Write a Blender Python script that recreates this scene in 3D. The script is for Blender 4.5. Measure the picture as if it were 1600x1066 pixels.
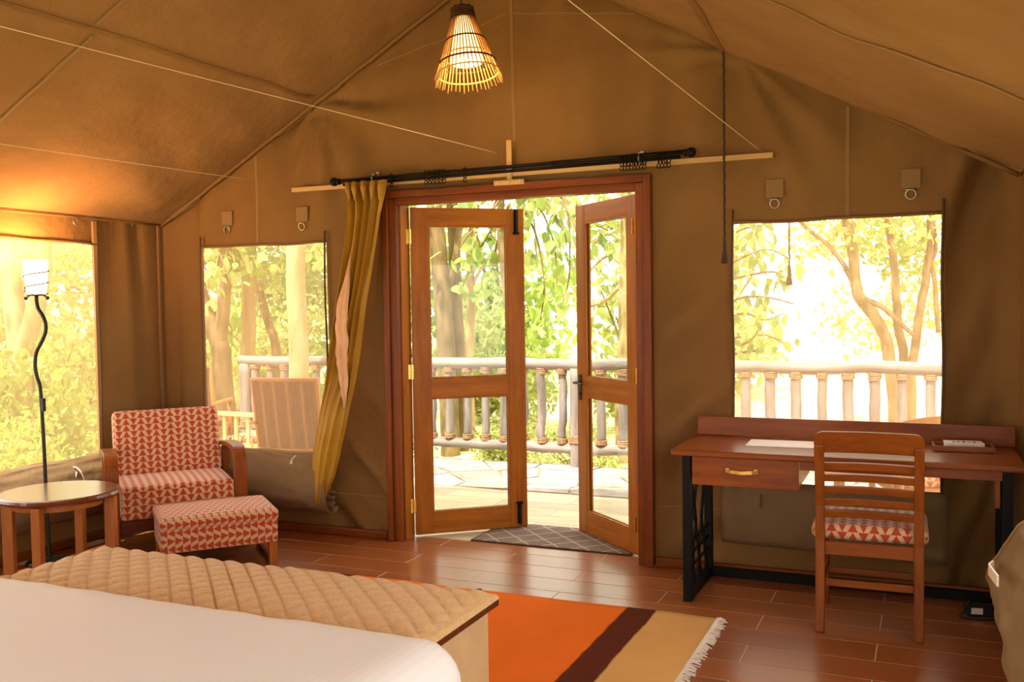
import bpy, bmesh, math, random
import numpy as np
from mathutils import Vector, Matrix, noise as mnoise

for o in list(bpy.data.objects):
    bpy.data.objects.remove(o, do_unlink=True)
SC = bpy.context.scene
COL = SC.collection
random.seed(7)
RNG = np.random.default_rng(7)
R = math.radians

# ------------------------------------------------------------------ camera
F_PX, PITCH, ROLL, YAW = 1497.46, 0.03979, -0.01448, 0.41289
CAM = Vector((2.2359, -5.1056, 1.4613))
_d = Vector((-math.sin(YAW) * math.cos(PITCH), math.cos(YAW) * math.cos(PITCH), -math.sin(PITCH)))
_r = Vector((math.cos(YAW), math.sin(YAW), 0))
_u = _r.cross(_d)
_r2 = math.cos(ROLL) * _r + math.sin(ROLL) * _u
_u2 = -math.sin(ROLL) * _r + math.cos(ROLL) * _u
cd = bpy.data.cameras.new('camera')
cd.sensor_fit = 'HORIZONTAL'
cd.sensor_width = 36.0
cd.lens = 36.0 * F_PX / 1600.0
cd.clip_start = 0.05
cam = bpy.data.objects.new('camera', cd)
COL.objects.link(cam)
M = Matrix(((_r2.x, _u2.x, -_d.x, CAM.x), (_r2.y, _u2.y, -_d.y, CAM.y), (_r2.z, _u2.z, -_d.z, CAM.z), (0, 0, 0, 1)))
cam.matrix_world = M
SC.camera = cam


def at(u, v, Y):
    """point of the place seen at photo position (u, v) on the upright plane at depth Y"""
    w = _d + (u - 800) / F_PX * _r2 - (v - 533) / F_PX * _u2
    t = (Y - CAM.y) / w.y
    return CAM + t * w


# ------------------------------------------------------------------ sky, sun, exposure
W = bpy.data.worlds.new('sky')
SC.world = W
W.use_nodes = True
bg = W.node_tree.nodes['Background']
bg.inputs[0].default_value = (1.0, 0.97, 0.90, 1)
bg.inputs[1].default_value = 3.0
sd = bpy.data.lights.new('sun', 'SUN')
sd.energy = 8.5
sd.angle = R(1.2)
sd.color = (1.0, 0.93, 0.80)
sun = bpy.data.objects.new('sun', sd)
COL.objects.link(sun)
SUN_TO = Vector((-0.10, -0.43, 0.88)).normalized()
sun.rotation_euler = SUN_TO.to_track_quat('Z', 'Y').to_euler()
sun.location = (0, -8, 14)
SC.view_settings.view_transform = 'Standard'
SC.view_settings.look = 'None'
SC.view_settings.gamma = 1
SC.view_settings.use_curve_mapping = False
SC.view_settings.exposure = 0.35
cy = SC.cycles
cy.use_denoising = True
cy.max_bounces = 10
cy.diffuse_bounces = 5
cy.transparent_max_bounces = 16
cy.transmission_bounces = 8
cy.caustics_reflective = False
cy.caustics_refractive = False
cy.sample_clamp_indirect = 6.0

ADDED_BEDSIDE_W = 60.0  # power of the unseen lamps added to brighten the room

# ------------------------------------------------------------------ materials
def lin(c):
    return tuple(((x / 255) / 12.92 if x / 255 <= .04045 else ((x / 255 + .055) / 1.055) ** 2.4) for x in c) + (1,)


class NT:
    def __init__(s, name):
        s.m = bpy.data.materials.new(name)
        s.m.use_nodes = True
        s.t = s.m.node_tree
        s.t.nodes.clear()
        s.out = s.n('ShaderNodeOutputMaterial')

    def n(s, typ, **kw):
        nd = s.t.nodes.new(typ)
        for k, v in kw.items():
            if k.startswith('i_'):
                nd.inputs[int(k[2:])].default_value = v
            else:
                setattr(nd, k, v)
        return nd

    def l(s, a, ai, b, bi):
        s.t.links.new(a.outputs[ai], b.inputs[bi])

    def math(s, op, a, b=None, clamp=False):
        nd = s.n('ShaderNodeMath', operation=op, use_clamp=clamp)
        for i, x in enumerate((a, b)):
            if x is None:
                continue
            if isinstance(x, (int, float)):
                nd.inputs[i].default_value = x
            else:
                s.t.links.new(x, nd.inputs[i])
        return nd.outputs[0]

    def mix(s, fac, a, b, blend='MIX'):
        nd = s.n('ShaderNodeMix', data_type='RGBA', blend_type=blend)
        for i, x in ((0, fac), (6, a), (7, b)):
            if isinstance(x, (int, float, tuple)):
                nd.inputs[i].default_value = x
            else:
                s.t.links.new(x, nd.inputs[i])
        return nd.outputs[2]

    def coords(s, kind='Object', scale=(1, 1, 1)):
        tc = s.n('ShaderNodeTexCoord')
        mp = s.n('ShaderNodeMapping')
        mp.inputs[3].default_value = scale
        s.l(tc, kind, mp, 0)
        return mp.outputs[0]

    def noise(s, vec, scale, detail=3, rough=.55, out=0):
        nd = s.n('ShaderNodeTexNoise')
        nd.inputs['Scale'].default_value = scale
        nd.inputs['Detail'].default_value = detail
        nd.inputs['Roughness'].default_value = rough
        if vec is not None:
            s.t.links.new(vec, nd.inputs['Vector'])
        return nd.outputs[out]

    def ramp(s, fac, stops):
        nd = s.n('ShaderNodeValToRGB')
        el = nd.color_ramp.elements
        el[0].position, el[0].color = stops[0]
        el[1].position, el[1].color = stops[-1]
        for p, c in stops[1:-1]:
            e = el.new(p)
            e.color = c
        s.t.links.new(fac, nd.inputs[0])
        return nd.outputs[0]

    def bump(s, h, strength=.3, dist=.01):
        nd = s.n('ShaderNodeBump')
        nd.inputs['Strength'].default_value = strength
        nd.inputs['Distance'].default_value = dist
        s.t.links.new(h, nd.inputs['Height'])
        return nd.outputs[0]

    def bsdf(s, color, rough=.6, metal=0., normal=None, spec=.5, sheen=0., coat=0.):
        b = s.n('ShaderNodeBsdfPrincipled')
        if isinstance(color, tuple):
            b.inputs['Base Color'].default_value = color
        else:
            s.t.links.new(color, b.inputs['Base Color'])
        if isinstance(rough, (int, float)):
            b.inputs['Roughness'].default_value = rough
        else:
            s.t.links.new(rough, b.inputs['Roughness'])
        b.inputs['Metallic'].default_value = metal
        b.inputs['Specular IOR Level'].default_value = spec
        b.inputs['Sheen Weight'].default_value = sheen
        b.inputs['Coat Weight'].default_value = coat
        if normal is not None:
            s.t.links.new(normal, b.inputs['Normal'])
        return b

    def done(s, shader):
        s.t.links.new(shader.outputs[0], s.out.inputs[0])
        return s.m


def wood(name, c1, c2, axis='Z', rough=.35, coat=.15, scale=1.0):
    n = NT(name)
    sc = {'X': (1.2, 14, 14), 'Y': (14, 1.2, 14), 'Z': (14, 14, 1.2)}[axis]
    v = n.coords('Object', tuple(x * scale for x in sc))
    oi = n.n('ShaderNodeObjectInfo')
    add = n.n('ShaderNodeVectorMath', operation='ADD')
    n.t.links.new(v, add.inputs[0])
    sc2 = n.n('ShaderNodeVectorMath', operation='SCALE')
    n.l(oi, 'Random', sc2, 0)
    n.t.links.new(oi.outputs['Random'], sc2.inputs[0])
    sc2.inputs[3].default_value = 31.0
    n.t.links.new(sc2.outputs[0], add.inputs[1])
    f = n.noise(add.outputs[0], 1.6, 6, .62)
    f2 = n.noise(add.outputs[0], 9, 3, .6)
    f3 = n.math('ADD', n.math('MULTIPLY', f, .75), n.math('MULTIPLY', f2, .25))
    col = n.ramp(f3, [(.32, c2), (.68, c1)])
    b = n.bsdf(col, rough, normal=n.bump(f2, .08, .002), coat=coat, spec=.22)
    b.inputs['Coat Roughness'].default_value = .25
    return n.done(b)


MAT = {}
DOOR1, DOOR2 = lin((178, 108, 28)), lin((134, 72, 12))
for ax in 'XYZ':
    MAT['door' + ax] = wood('door_wood_' + ax, DOOR1, DOOR2, ax, rough=.42, coat=.06)
    MAT['frame' + ax] = wood('frame_wood_' + ax, lin((138, 72, 18)), lin((94, 42, 8)), ax, rough=.45, coat=.04)
    MAT['desk' + ax] = wood('desk_wood_' + ax, lin((152, 80, 22)), lin((114, 52, 11)), ax, rough=.32, coat=.18)
    MAT['chair' + ax] = wood('chair_wood_' + ax, lin((150, 80, 22)), lin((106, 48, 10)), ax, rough=.36, coat=.08)
    MAT['table' + ax] = wood('table_wood_' + ax, lin((190, 116, 50)), lin((142, 78, 28)), ax)
    MAT['tabletop' + ax] = wood('table_top_wood_' + ax, lin((120, 62, 36)), lin((92, 42, 24)), ax, rough=.16, coat=1.0)
    MAT['darkwood' + ax] = wood('dark_wood_' + ax, lin((112, 52, 20)), lin((74, 30, 10)), ax)
    MAT['cream' + ax] = wood('cream_wood_' + ax, lin((214, 178, 122)), lin((186, 146, 92)), ax, rough=.6, coat=0)
    MAT['log' + ax] = wood('weathered_log_' + ax, lin((160, 148, 138)), lin((98, 88, 82)), ax, rough=.75, coat=0, scale=.7)


def canvas_mat(name, c1, c2, trans, bumps=.25):
    n = NT(name)
    v = n.coords('Object')
    big = n.noise(v, 1.3, 4, .6)
    col = n.ramp(big, [(.3, c2), (.7, c1)])
    wr = n.noise(v, 5.5, 5, .6)
    we = n.noise(v, 420, 1, .5)
    h = n.math('ADD', n.math('MULTIPLY', wr, 1.0), n.math('MULTIPLY', we, .03))
    nm = n.bump(h, bumps, .035)
    d = n.n('ShaderNodeBsdfDiffuse')
    t = n.n('ShaderNodeBsdfTranslucent')
    n.t.links.new(col, d.inputs[0])
    tc = n.mix(1.0, col, (1.0, .78, .45, 1), 'MULTIPLY')
    n.t.links.new(tc, t.inputs[0])
    n.t.links.new(nm, d.inputs['Normal'])
    mx = n.n('ShaderNodeMixShader')
    mx.inputs[0].default_value = trans
    n.l(d, 0, mx, 1)
    n.l(t, 0, mx, 2)
    return n.done(mx)


MAT['canvas'] = canvas_mat('canvas_khaki', (.255, .140, .050, 1), (.205, .107, .036, 1), .012, .5)
MAT['roof'] = canvas_mat('canvas_roof', (.265, .148, .064, 1), (.215, .115, .046, 1), .032, .55)
MAT['flap'] = canvas_mat('canvas_flap', (.27, .178, .092, 1), (.21, .132, .062, 1), .01, .5)
_n = NT('seam_canvas'); MAT['seam'] = _n.done(_n.bsdf((.27, .152, .056, 1), .9))
_n = NT('zip_brown'); MAT['zip'] = _n.done(_n.bsdf((.10, .05, .02, 1), .8))
_n = NT('cord_white'); MAT['cordw'] = _n.done(_n.bsdf((.80, .66, .48, 1), .7))
_n = NT('cord_dark'); MAT['cordd'] = _n.done(_n.bsdf((.045, .022, .014, 1), .8))


def screen_mat(name, fac, col):
    n = NT(name)
    tr = n.n('ShaderNodeBsdfTransparent')
    d = n.n('ShaderNodeBsdfDiffuse')
    t = n.n('ShaderNodeBsdfTranslucent')
    d.inputs[0].default_value = col
    t.inputs[0].default_value = col
    m1 = n.n('ShaderNodeMixShader')
    m1.inputs[0].default_value = .6
    n.l(d, 0, m1, 1)
    n.l(t, 0, m1, 2)
    m2 = n.n('ShaderNodeMixShader')
    w = n.noise(n.coords('Object', (1, 1, 1)), 300, 1)
    f = n.math('ADD', n.math('MULTIPLY', w, .12), fac - .06)
    n.t.links.new(f, m2.inputs[0])
    n.l(tr, 0, m2, 1)
    n.l(m1, 0, m2, 2)
    return n.done(m2)


MAT['screen'] = screen_mat('mosquito_mesh', .26, (.97, .62, .34, 1))


def metal(name, c, rough=.35, met=1.0):
    n = NT(name)
    f = n.noise(n.coords(), 40, 2)
    rr = n.math('ADD', n.math('MULTIPLY', f, .2), rough - .1)
    return n.done(n.bsdf(c, rr, met))


MAT['brass'] = metal('brass', (.85, .56, .16, 1), .25)
_n = NT('black_metal'); MAT['black'] = _n.done(_n.bsdf((.009, .008, .007, 1), .5, 0., spec=.12))
MAT['iron'] = metal('dark_iron', (.03, .028, .022, 1), .5, .5)
MAT['steel'] = metal('steel', (.55, .5, .42, 1), .35)


def glass_mat():
    n = NT('clear_glass')
    tr = n.n('ShaderNodeBsdfTransparent')
    tr.inputs[0].default_value = (.95, .97, .94, 1)
    g = n.n('ShaderNodeBsdfGlossy')
    g.inputs[1].default_value = .02
    lw = n.n('ShaderNodeLayerWeight')
    fac = n.math('ADD', n.math('MULTIPLY', n.math('POWER', lw.outputs['Facing'], 5.0), .8), .03)
    m = n.n('ShaderNodeMixShader')
    n.t.links.new(fac, m.inputs[0])
    n.l(tr, 0, m, 1)
    n.l(g, 0, m, 2)
    return n.done(m)


MAT['glass'] = glass_mat()


def fabric_tri(name, swap=False):
    n = NT(name)
    tc = n.n('ShaderNodeTexCoord')
    sp = n.n('ShaderNodeSeparateXYZ')
    n.l(tc, 'UV', sp, 0)
    a, b = (1, 0) if swap else (0, 1)
    u = n.math('FRACT', n.math('DIVIDE', sp.outputs[a], .088))
    v = n.math('FRACT', n.math('DIVIDE', sp.outputs[b], .040))
    up = n.math('LESS_THAN', n.math('ABSOLUTE', n.math('SUBTRACT', u, .25)), n.math('MULTIPLY', n.math('SUBTRACT', 1.0, v), .25))
    dn = n.math('LESS_THAN', n.math('ABSOLUTE', n.math('SUBTRACT', u, .75)), n.math('MULTIPLY', v, .25))
    m = n.math('MAXIMUM', up, dn)
    ns = n.noise(n.coords('Object'), 500, 1)
    col = n.mix(m, lin((214, 172, 130)), lin((176, 54, 20)))
    col = n.mix(.25, col, n.mix(ns, col, (.2, .1, .05, 1)))
    b = n.bsdf(col, .9, normal=n.bump(ns, .15, .002), sheen=.2)
    return n.done(b)


MAT['tri'] = fabric_tri('triangle_print_fabric')
MAT['tri_side'] = fabric_tri('triangle_print_fabric_turned', True)


def tile_mat():
    n = NT('wood_look_tile')
    v = n.coords('Object', (1.0, 10, 1))
    oi = n.n('ShaderNodeObjectInfo')
    add = n.n('ShaderNodeVectorMath', operation='ADD')
    n.t.links.new(v, add.inputs[0])
    cb = n.n('ShaderNodeCombineXYZ')
    n.t.links.new(n.math('MULTIPLY', oi.outputs['Random'], 40), cb.inputs[0])
    n.t.links.new(n.math('MULTIPLY', oi.outputs['Random'], 17), cb.inputs[1])
    n.t.links.new(cb.outputs[0], add.inputs[1])
    f = n.noise(add.outputs[0], 1.5, 5, .6)
    col = n.ramp(f, [(.2, lin((136, 74, 34))), (.55, lin((154, 88, 44))), (.85, lin((166, 100, 54)))])
    hs = n.n('ShaderNodeHueSaturation')
    n.t.links.new(col, hs.inputs['Color'])
    n.t.links.new(n.math('ADD', n.math('MULTIPLY', oi.outputs['Random'], .2), .9), hs.inputs['Value'])
    g = n.noise(add.outputs[0], 3, 3)
    b = n.bsdf(hs.outputs[0], n.math('ADD', n.math('MULTIPLY', g, .06), .27), spec=.5, coat=.6)
    b.inputs['Coat Roughness'].default_value = .22
    return n.done(b)


MAT['tile'] = tile_mat()
_n = NT('grout'); MAT['grout'] = _n.done(_n.bsdf(lin((205, 170, 140)), .9))


def simple(name, c1, c2, scale=8, rough=.8, bump=.2, dist=.004, sheen=0., stretch=(1, 1, 1), rand=False):
    n = NT(name)
    v = n.coords('Object', stretch)
    f = n.noise(v, scale, 4, .6)
    col = n.ramp(f, [(.3, c2), (.7, c1)])
    if rand:
        oi = n.n('ShaderNodeObjectInfo')
        hs = n.n('ShaderNodeHueSaturation')
        n.t.links.new(col, hs.inputs['Color'])
        n.t.links.new(n.math('ADD', n.math('MULTIPLY', oi.outputs['Random'], .35), .8), hs.inputs['Value'])
        col = hs.outputs[0]
    return n.done(n.bsdf(col, rough, normal=n.bump(f, bump, dist), sheen=sheen, spec=.3))


MAT['quilt'] = simple('quilted_beige', lin((230, 190, 136)), lin((214, 172, 118)), 90, .85, .2, .001, .2)
MAT['benchside'] = simple('beige_vinyl', lin((222, 186, 138)), lin((208, 170, 122)), 6, .7, .1)
MAT['curtain'] = simple('gold_curtain', lin((186, 142, 36)), lin((154, 112, 20)), 3, .5, .2, .006, .15)
MAT['lining'] = simple('pale_lining', lin((220, 176, 134)), lin((200, 154, 114)), 6, .8, .15)
MAT['rope'] = simple('sisal_rope', lin((188, 146, 110)), lin((128, 90, 62)), 60, .9, .6, .004)
MAT['flag'] = simple('flagstone', lin((186, 170, 154)), lin((136, 120, 108)), 4, .85, .4, .01, rand=True)
MAT['decktile'] = simple('pale_deck_tile', lin((206, 188, 156)), lin((180, 160, 126)), 3, .6, .1, .002, stretch=(1, 9, 1), rand=True)
MAT['joint'] = simple('mortar', lin((150, 138, 122)), lin((120, 108, 94)), 20, .9, .3)
MAT['paper'] = simple('paper', lin((238, 226, 214)), lin((228, 214, 200)), 20, .6, .05)
MAT['bark'] = simple('tree_bark', lin((150, 124, 84)), lin((92, 72, 42)), 9, .9, .8, .02, stretch=(1, 1, .35))
MAT['barkpale'] = simple('pale_bark', lin((196, 168, 120)), lin((140, 112, 72)), 7, .9, .6, .02, stretch=(1, 1, .35))
MAT['soil'] = simple('dry_grass_ground', lin((226, 214, 160)), lin((188, 186, 112)), 3, .95, .6, .05)
MAT['rattan'] = simple('rattan_cane', lin((232, 184, 108)), lin((200, 146, 72)), 30, .6, .3)
MAT['twine'] = simple('dark_twine', lin((96, 58, 26)), lin((52, 28, 10)), 80, .9, .6)
MAT['weave'] = simple('woven_seat_brown', lin((126, 78, 48)), lin((86, 50, 30)), 60, .85, .4, .003, stretch=(3, 3, .2))
MAT['weave2'] = simple('woven_seat_pale', lin((170, 118, 80)), lin((120, 78, 50)), 60, .85, .4, .003, stretch=(3, 3, .2))
MAT['plastic'] = simple('black_plastic', (.02, .018, .016, 1), (.012, .011, .01, 1), 10, .5, .05)
MAT['white'] = simple('white_card', lin((232, 224, 212)), lin((220, 210, 198)), 10, .7, .05)


def sheet_mat():
    n = NT('white_striped_sheet')
    tc = n.coords('Object')
    sp = n.n('ShaderNodeSeparateXYZ')
    n.t.links.new(tc, sp.inputs[0])
    st = n.math('GREATER_THAN', n.math('FRACT', n.math('MULTIPLY', n.math('ADD', sp.outputs[0], n.math('MULTIPLY', sp.outputs[1], .0)), 50)), .5)
    col = n.mix(st, (.90, .87, .86, 1), (.885, .85, .84, 1))
    ns = n.noise(tc, 3, 4)
    rr = n.math('ADD', n.math('MULTIPLY', st, .1), .55)
    return n.done(n.bsdf(col, rr, normal=n.bump(ns, .12, .03), sheen=.1, spec=.3))


MAT['sheet'] = sheet_mat()


def rug_mat():
    n = NT('striped_rug')
    tc = n.coords('Object')
    sp = n.n('ShaderNodeSeparateXYZ')
    n.t.links.new(tc, sp.inputs[0])
    wob = n.math('MULTIPLY', n.math('SUBTRACT', n.noise(tc, 6, 2), .5), .02)
    x = n.math('ABSOLUTE', n.math('ADD', sp.outputs[0], wob))
    f = n.math('DIVIDE', x, 1.3)
    col = n.ramp(f, [(0, lin((244, 118, 28))), (.57, lin((244, 118, 28))), (.575, lin((84, 30, 14))), (.68, lin((84, 30, 14))), (.685, lin((222, 172, 104))), (1, lin((222, 172, 104)))])
    n2 = n.noise(n.coords('Object', (60, 300, 1)), 1, 2)
    big = n.noise(tc, 5, 3)
    col = n.mix(.22, col, n.mix(big, (.25, .08, .02, 1), col))
    return n.done(n.bsdf(col, .95, normal=n.bump(n2, .3, .003), spec=.1))


MAT['rug'] = rug_mat()


def mat_mat():
    n = NT('grey_diamond_mat')
    tc = n.coords('Object')
    sp = n.n('ShaderNodeSeparateXYZ')
    n.t.links.new(tc, sp.inputs[0])
    a = n.math('FRACT', n.math('MULTIPLY', n.math('ADD', sp.outputs[0], sp.outputs[1]), 5.2))
    b = n.math('FRACT', n.math('MULTIPLY', n.math('SUBTRACT', sp.outputs[0], sp.outputs[1]), 5.2))
    m = n.math('MAXIMUM', n.math('LESS_THAN', a, .08), n.math('LESS_THAN', b, .08))
    ns = n.noise(tc, 220, 2)
    col = n.mix(m, n.ramp(ns, [(.3, lin((92, 76, 66))), (.7, lin((140, 120, 106)))]), lin((172, 152, 136)))
    h = n.math('ADD', n.math('MULTIPLY', m, -.6), ns)
    return n.done(n.bsdf(col, .95, normal=n.bump(h, .6, .006), spec=.1))


MAT['mat'] = mat_mat()


def leaf_mat(name, c, ct, rand=.35):
    n = NT(name)
    oi = n.n('ShaderNodeObjectInfo')
    g = n.n('ShaderNodeNewGeometry')
    f = n.noise(n.coords('Object'), 2.3, 3)
    rp = n.math('ADD', n.math('MULTIPLY', g.outputs['Random Per Island'], .7), n.math('MULTIPLY', f, .3))
    c2 = tuple(x * (1 - rand) for x in c[:3]) + (1,)
    c3 = (min(1, c[0] * 1.25), min(1, c[1] * 1.1), c[2], 1)
    col = n.ramp(rp, [(.15, c2), (.5, c), (.9, c3)])
    d = n.bsdf(col, .5, spec=.4)
    t = n.n('ShaderNodeBsdfTranslucent')
    tc = n.mix(.5, col, ct)
    n.t.links.new(tc, t.inputs[0])
    m = n.n('ShaderNodeMixShader')
    m.inputs[0].default_value = .45
    n.l(d, 0, m, 1)
    n.l(t, 0, m, 2)
    return n.done(m)


MAT['leaf'] = leaf_mat('leaf_bright_green', (.26, .36, .08, 1), (.55, .66, .12, 1))
MAT['leaf2'] = leaf_mat('leaf_yellow_green', (.36, .40, .13, 1), (.66, .66, .20, 1))
MAT['leaf3'] = leaf_mat('leaf_mid_green', (.17, .25, .07, 1), (.36, .48, .12, 1))


def emit(name, c, s, base=(.9, .8, .6, 1)):
    n = NT(name)
    e = n.bsdf(base, .5)
    e.inputs['Emission Color'].default_value = c
    e.inputs['Emission Strength'].default_value = s
    return n.done(e)


_n = NT('added_lamp_cloth')
_a = _n.n('ShaderNodeBsdfDiffuse'); _b = _n.n('ShaderNodeBsdfTranslucent'); _m = _n.n('ShaderNodeMixShader')
_a.inputs[0].default_value = (.85, .78, .66, 1); _b.inputs[0].default_value = (.9, .8, .62, 1); _m.inputs[0].default_value = .6
_n.l(_a, 0, _m, 1); _n.l(_b, 0, _m, 2); MAT['added_lampcloth'] = _n.done(_m)
MAT['shade'] = emit('lit_frosted_glass', (1.0, .80, .50, 1), 2.2)
MAT['bulb'] = emit('lit_bulb_shade', (1.0, .62, .24, 1), 3.0)

# ------------------------------------------------------------------ geometry helpers
def new_obj(name, me, mat, parent=None, smooth=False, uv=False):
    if mat is not None:
        me.materials.append(MAT[mat] if isinstance(mat, str) else mat)
    if smooth:
        me.polygons.foreach_set('use_smooth', [True] * len(me.polygons))
    o = bpy.data.objects.new(name, me)
    COL.objects.link(o)
    if parent is not None:
        o.parent = parent
    if uv:
        box_uv(me)
    return o


def box_uv(me):
    l = me.uv_layers.new(name='UVMap')
    for p in me.polygons:
        nx, ny, nz = abs(p.normal.x), abs(p.normal.y), abs(p.normal.z)
        for li in p.loop_indices:
            c = me.vertices[me.loops[li].vertex_index].co
            if nz >= nx and nz >= ny:
                l.data[li].uv = (c.x, c.y)
            elif ny >= nx:
                l.data[li].uv = (c.x, c.z)
            else:
                l.data[li].uv = (c.y, c.z)


class MB:
    """collects shapes for one mesh"""
    def __init__(s):
        s.v, s.f = [], []

    def add(s, vs, fs):
        k = len(s.v)
        s.v += [tuple(x) for x in vs]
        s.f += [tuple(i + k for i in f) for f in fs]
        return s

    def box(s, x0, x1, y0, y1, z0, z1):
        return s.add([(x0, y0, z0), (x1, y0, z0), (x1, y1, z0), (x0, y1, z0), (x0, y0, z1), (x1, y0, z1), (x1, y1, z1), (x0, y1, z1)],
                     [(0, 3, 2, 1), (4, 5, 6, 7), (0, 1, 5, 4), (1, 2, 6, 5), (2, 3, 7, 6), (3, 0, 4, 7)])

    def tube(s, path, r, n=8, caps=True, flat=1.0):
        P = [Vector(p) for p in path]
        rs = r if isinstance(r, (list, tuple)) else [r] * len(P)
        vs, fs = [], []
        t0 = (P[1] - P[0]).normalized()
        a = Vector((0, 0, 1)) if abs(t0.z) < .9 else Vector((1, 0, 0))
        nrm = (a - a.dot(t0) * t0).normalized()
        for i, p in enumerate(P):
            t = (P[min(i + 1, len(P) - 1)] - P[max(i - 1, 0)]).normalized()
            nrm = (nrm - nrm.dot(t) * t).normalized()
            bn = t.cross(nrm)
            for k in range(n):
                an = 2 * math.pi * k / n
                vs.append(p + rs[i] * (math.cos(an) * nrm + math.sin(an) * flat * bn))
        for i in range(len(P) - 1):
            for k in range(n):
                k2 = (k + 1) % n
                fs.append((i * n + k, i * n + k2, (i + 1) * n + k2, (i + 1) * n + k))
        if caps:
            fs.append(tuple(range(n - 1, -1, -1)))
            fs.append(tuple((len(P) - 1) * n + k for k in range(n)))
        return s.add(vs, fs)

    def ring(s, c, axis, R_, r, n=20, m=6):
        axis = Vector(axis).normalized()
        a = axis.orthogonal().normalized()
        b = axis.cross(a)
        vs, fs = [], []
        for i in range(n):
            t = 2 * math.pi * i / n
            d = math.cos(t) * a + math.sin(t) * b
            for k in range(m):
                q = 2 * math.pi * k / m
                vs.append(Vector(c) + d * (R_ + r * math.cos(q)) + axis * r * math.sin(q))
        for i in range(n):
            for k in range(m):
                fs.append((i * m + k, ((i + 1) % n) * m + k, ((i + 1) % n) * m + (k + 1) % m, i * m + (k + 1) % m))
        return s.add(vs, fs)

    def lathe(s, prof, n=24, c=(0, 0, 0), closed=False):
        vs, fs = [], []
        for r, z in prof:
            for k in range(n):
                t = 2 * math.pi * k / n
                vs.append((c[0] + r * math.cos(t), c[1] + r * math.sin(t), c[2] + z))
        for i in range(len(prof) - 1):
            for k in range(n):
                k2 = (k + 1) % n
                fs.append((i * n + k, i * n + k2, (i + 1) * n + k2, (i + 1) * n + k))
        return s.add(vs, fs)

    def board(s, path, wdir, wid, th):
        """flat board swept along a path; wdir is the width direction"""
        P = [Vector(p) for p in path]
        w = Vector(wdir).normalized()
        vs, fs = [], []
        for i, p in enumerate(P):
            t = (P[min(i + 1, len(P) - 1)] - P[max(i - 1, 0)]).normalized()
            nn = t.cross(w).normalized()
            for a, b in ((-1, -1), (1, -1), (1, 1), (-1, 1)):
                vs.append(p + w * wid / 2 * a + nn * th / 2 * b)
        for i in range(len(P) - 1):
            for k in range(4):
                fs.append((i * 4 + k, i * 4 + (k + 1) % 4, i * 4 + 4 + (k + 1) % 4, i * 4 + 4 + k))
        fs.append((3, 2, 1, 0))
        e = (len(P) - 1) * 4
        fs.append((e, e + 1, e + 2, e + 3))
        return s.add(vs, fs)

    def mesh(s, name):
        me = bpy.data.meshes.new(name)
        me.from_pydata(s.v, [], s.f)
        me.validate()
        me.update()
        return me

    def build(s, name, mat, parent=None, smooth=False, uv=False, bevel=0., seg=2):
        me = s.mesh(name)
        bm = bmesh.new()
        bm.from_mesh(me)
        bmesh.ops.recalc_face_normals(bm, faces=bm.faces)
        if bevel:
            bmesh.ops.bevel(bm, geom=[e for e in bm.edges if e.is_manifold and e.calc_face_angle(0) > .6], offset=bevel, segments=seg, profile=.5, affect='EDGES')
        bm.to_mesh(me)
        bm.free()
        me.update()
        return new_obj(name, me, mat, parent, smooth, uv)


def grid_mesh(name, us, vs, fn, keep=None):
    nv = len(vs)
    V = [fn(u, v) for u in us for v in vs]
    Fs = []
    for i in range(len(us) - 1):
        for j in range(nv - 1):
            if keep is None or keep((us[i] + us[i + 1]) / 2, (vs[j] + vs[j + 1]) / 2):
                Fs.append((i * nv + j, (i + 1) * nv + j, (i + 1) * nv + j + 1, i * nv + j + 1))
    me = bpy.data.meshes.new(name)
    me.from_pydata([tuple(p) for p in V], [], Fs)
    bm = bmesh.new()
    bm.from_mesh(me)
    bmesh.ops.delete(bm, geom=[v for v in bm.verts if not v.link_faces], context='VERTS')
    bmesh.ops.remove_doubles(bm, verts=bm.verts, dist=1e-5)
    bm.to_mesh(me)
    bm.free()
    return me


def lines(a, b, step, extra=()):
    L = set(round(x, 5) for x in extra)
    pts = sorted([a, b] + [x for x in extra if a < x < b])
    out = [pts[0]]
    for p, q in zip(pts, pts[1:]):
        if q - p < 1e-6:
            continue
        k = max(1, int(round((q - p) / step)))
        out += [p + (q - p) * (i + 1) / k for i in range(k)]
    return out


def thing(name, label, cat, loc=(0, 0, 0), rz=0., group=None, rot=None):
    o = bpy.data.objects.new(name, None)
    o.empty_display_size = .1
    COL.objects.link(o)
    o.location = loc
    o.rotation_euler = rot if rot else (0, 0, rz)
    return tag(o, label, cat, group)


def tag(o, label=None, cat=None, group=None, kind=None):
    if label:
        o['label'] = label
    if cat:
        o['category'] = cat
    if group:
        o['group'] = group
    if kind:
        o['kind'] = kind
    return o


def copy_tree(o, parent=None):
    c = o.copy()
    COL.objects.link(c)
    c.parent = parent
    for ch in o.children:
        copy_tree(ch, c)
    return c


def sm(a, b, x):
    t = min(1, max(0, (x - a) / (b - a)))
    return t * t * (3 - 2 * t)


def nz(x, y, z=0.):
    return mnoise.noise((x, y, z))


# ------------------------------------------------------------------ the tent shell
HALF, EAVE, SLOPE = 2.62, 2.04, .55
YB, YF = -6.2, .14
def roof_z(x):
    return EAVE + SLOPE * (HALF - abs(x))


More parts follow.
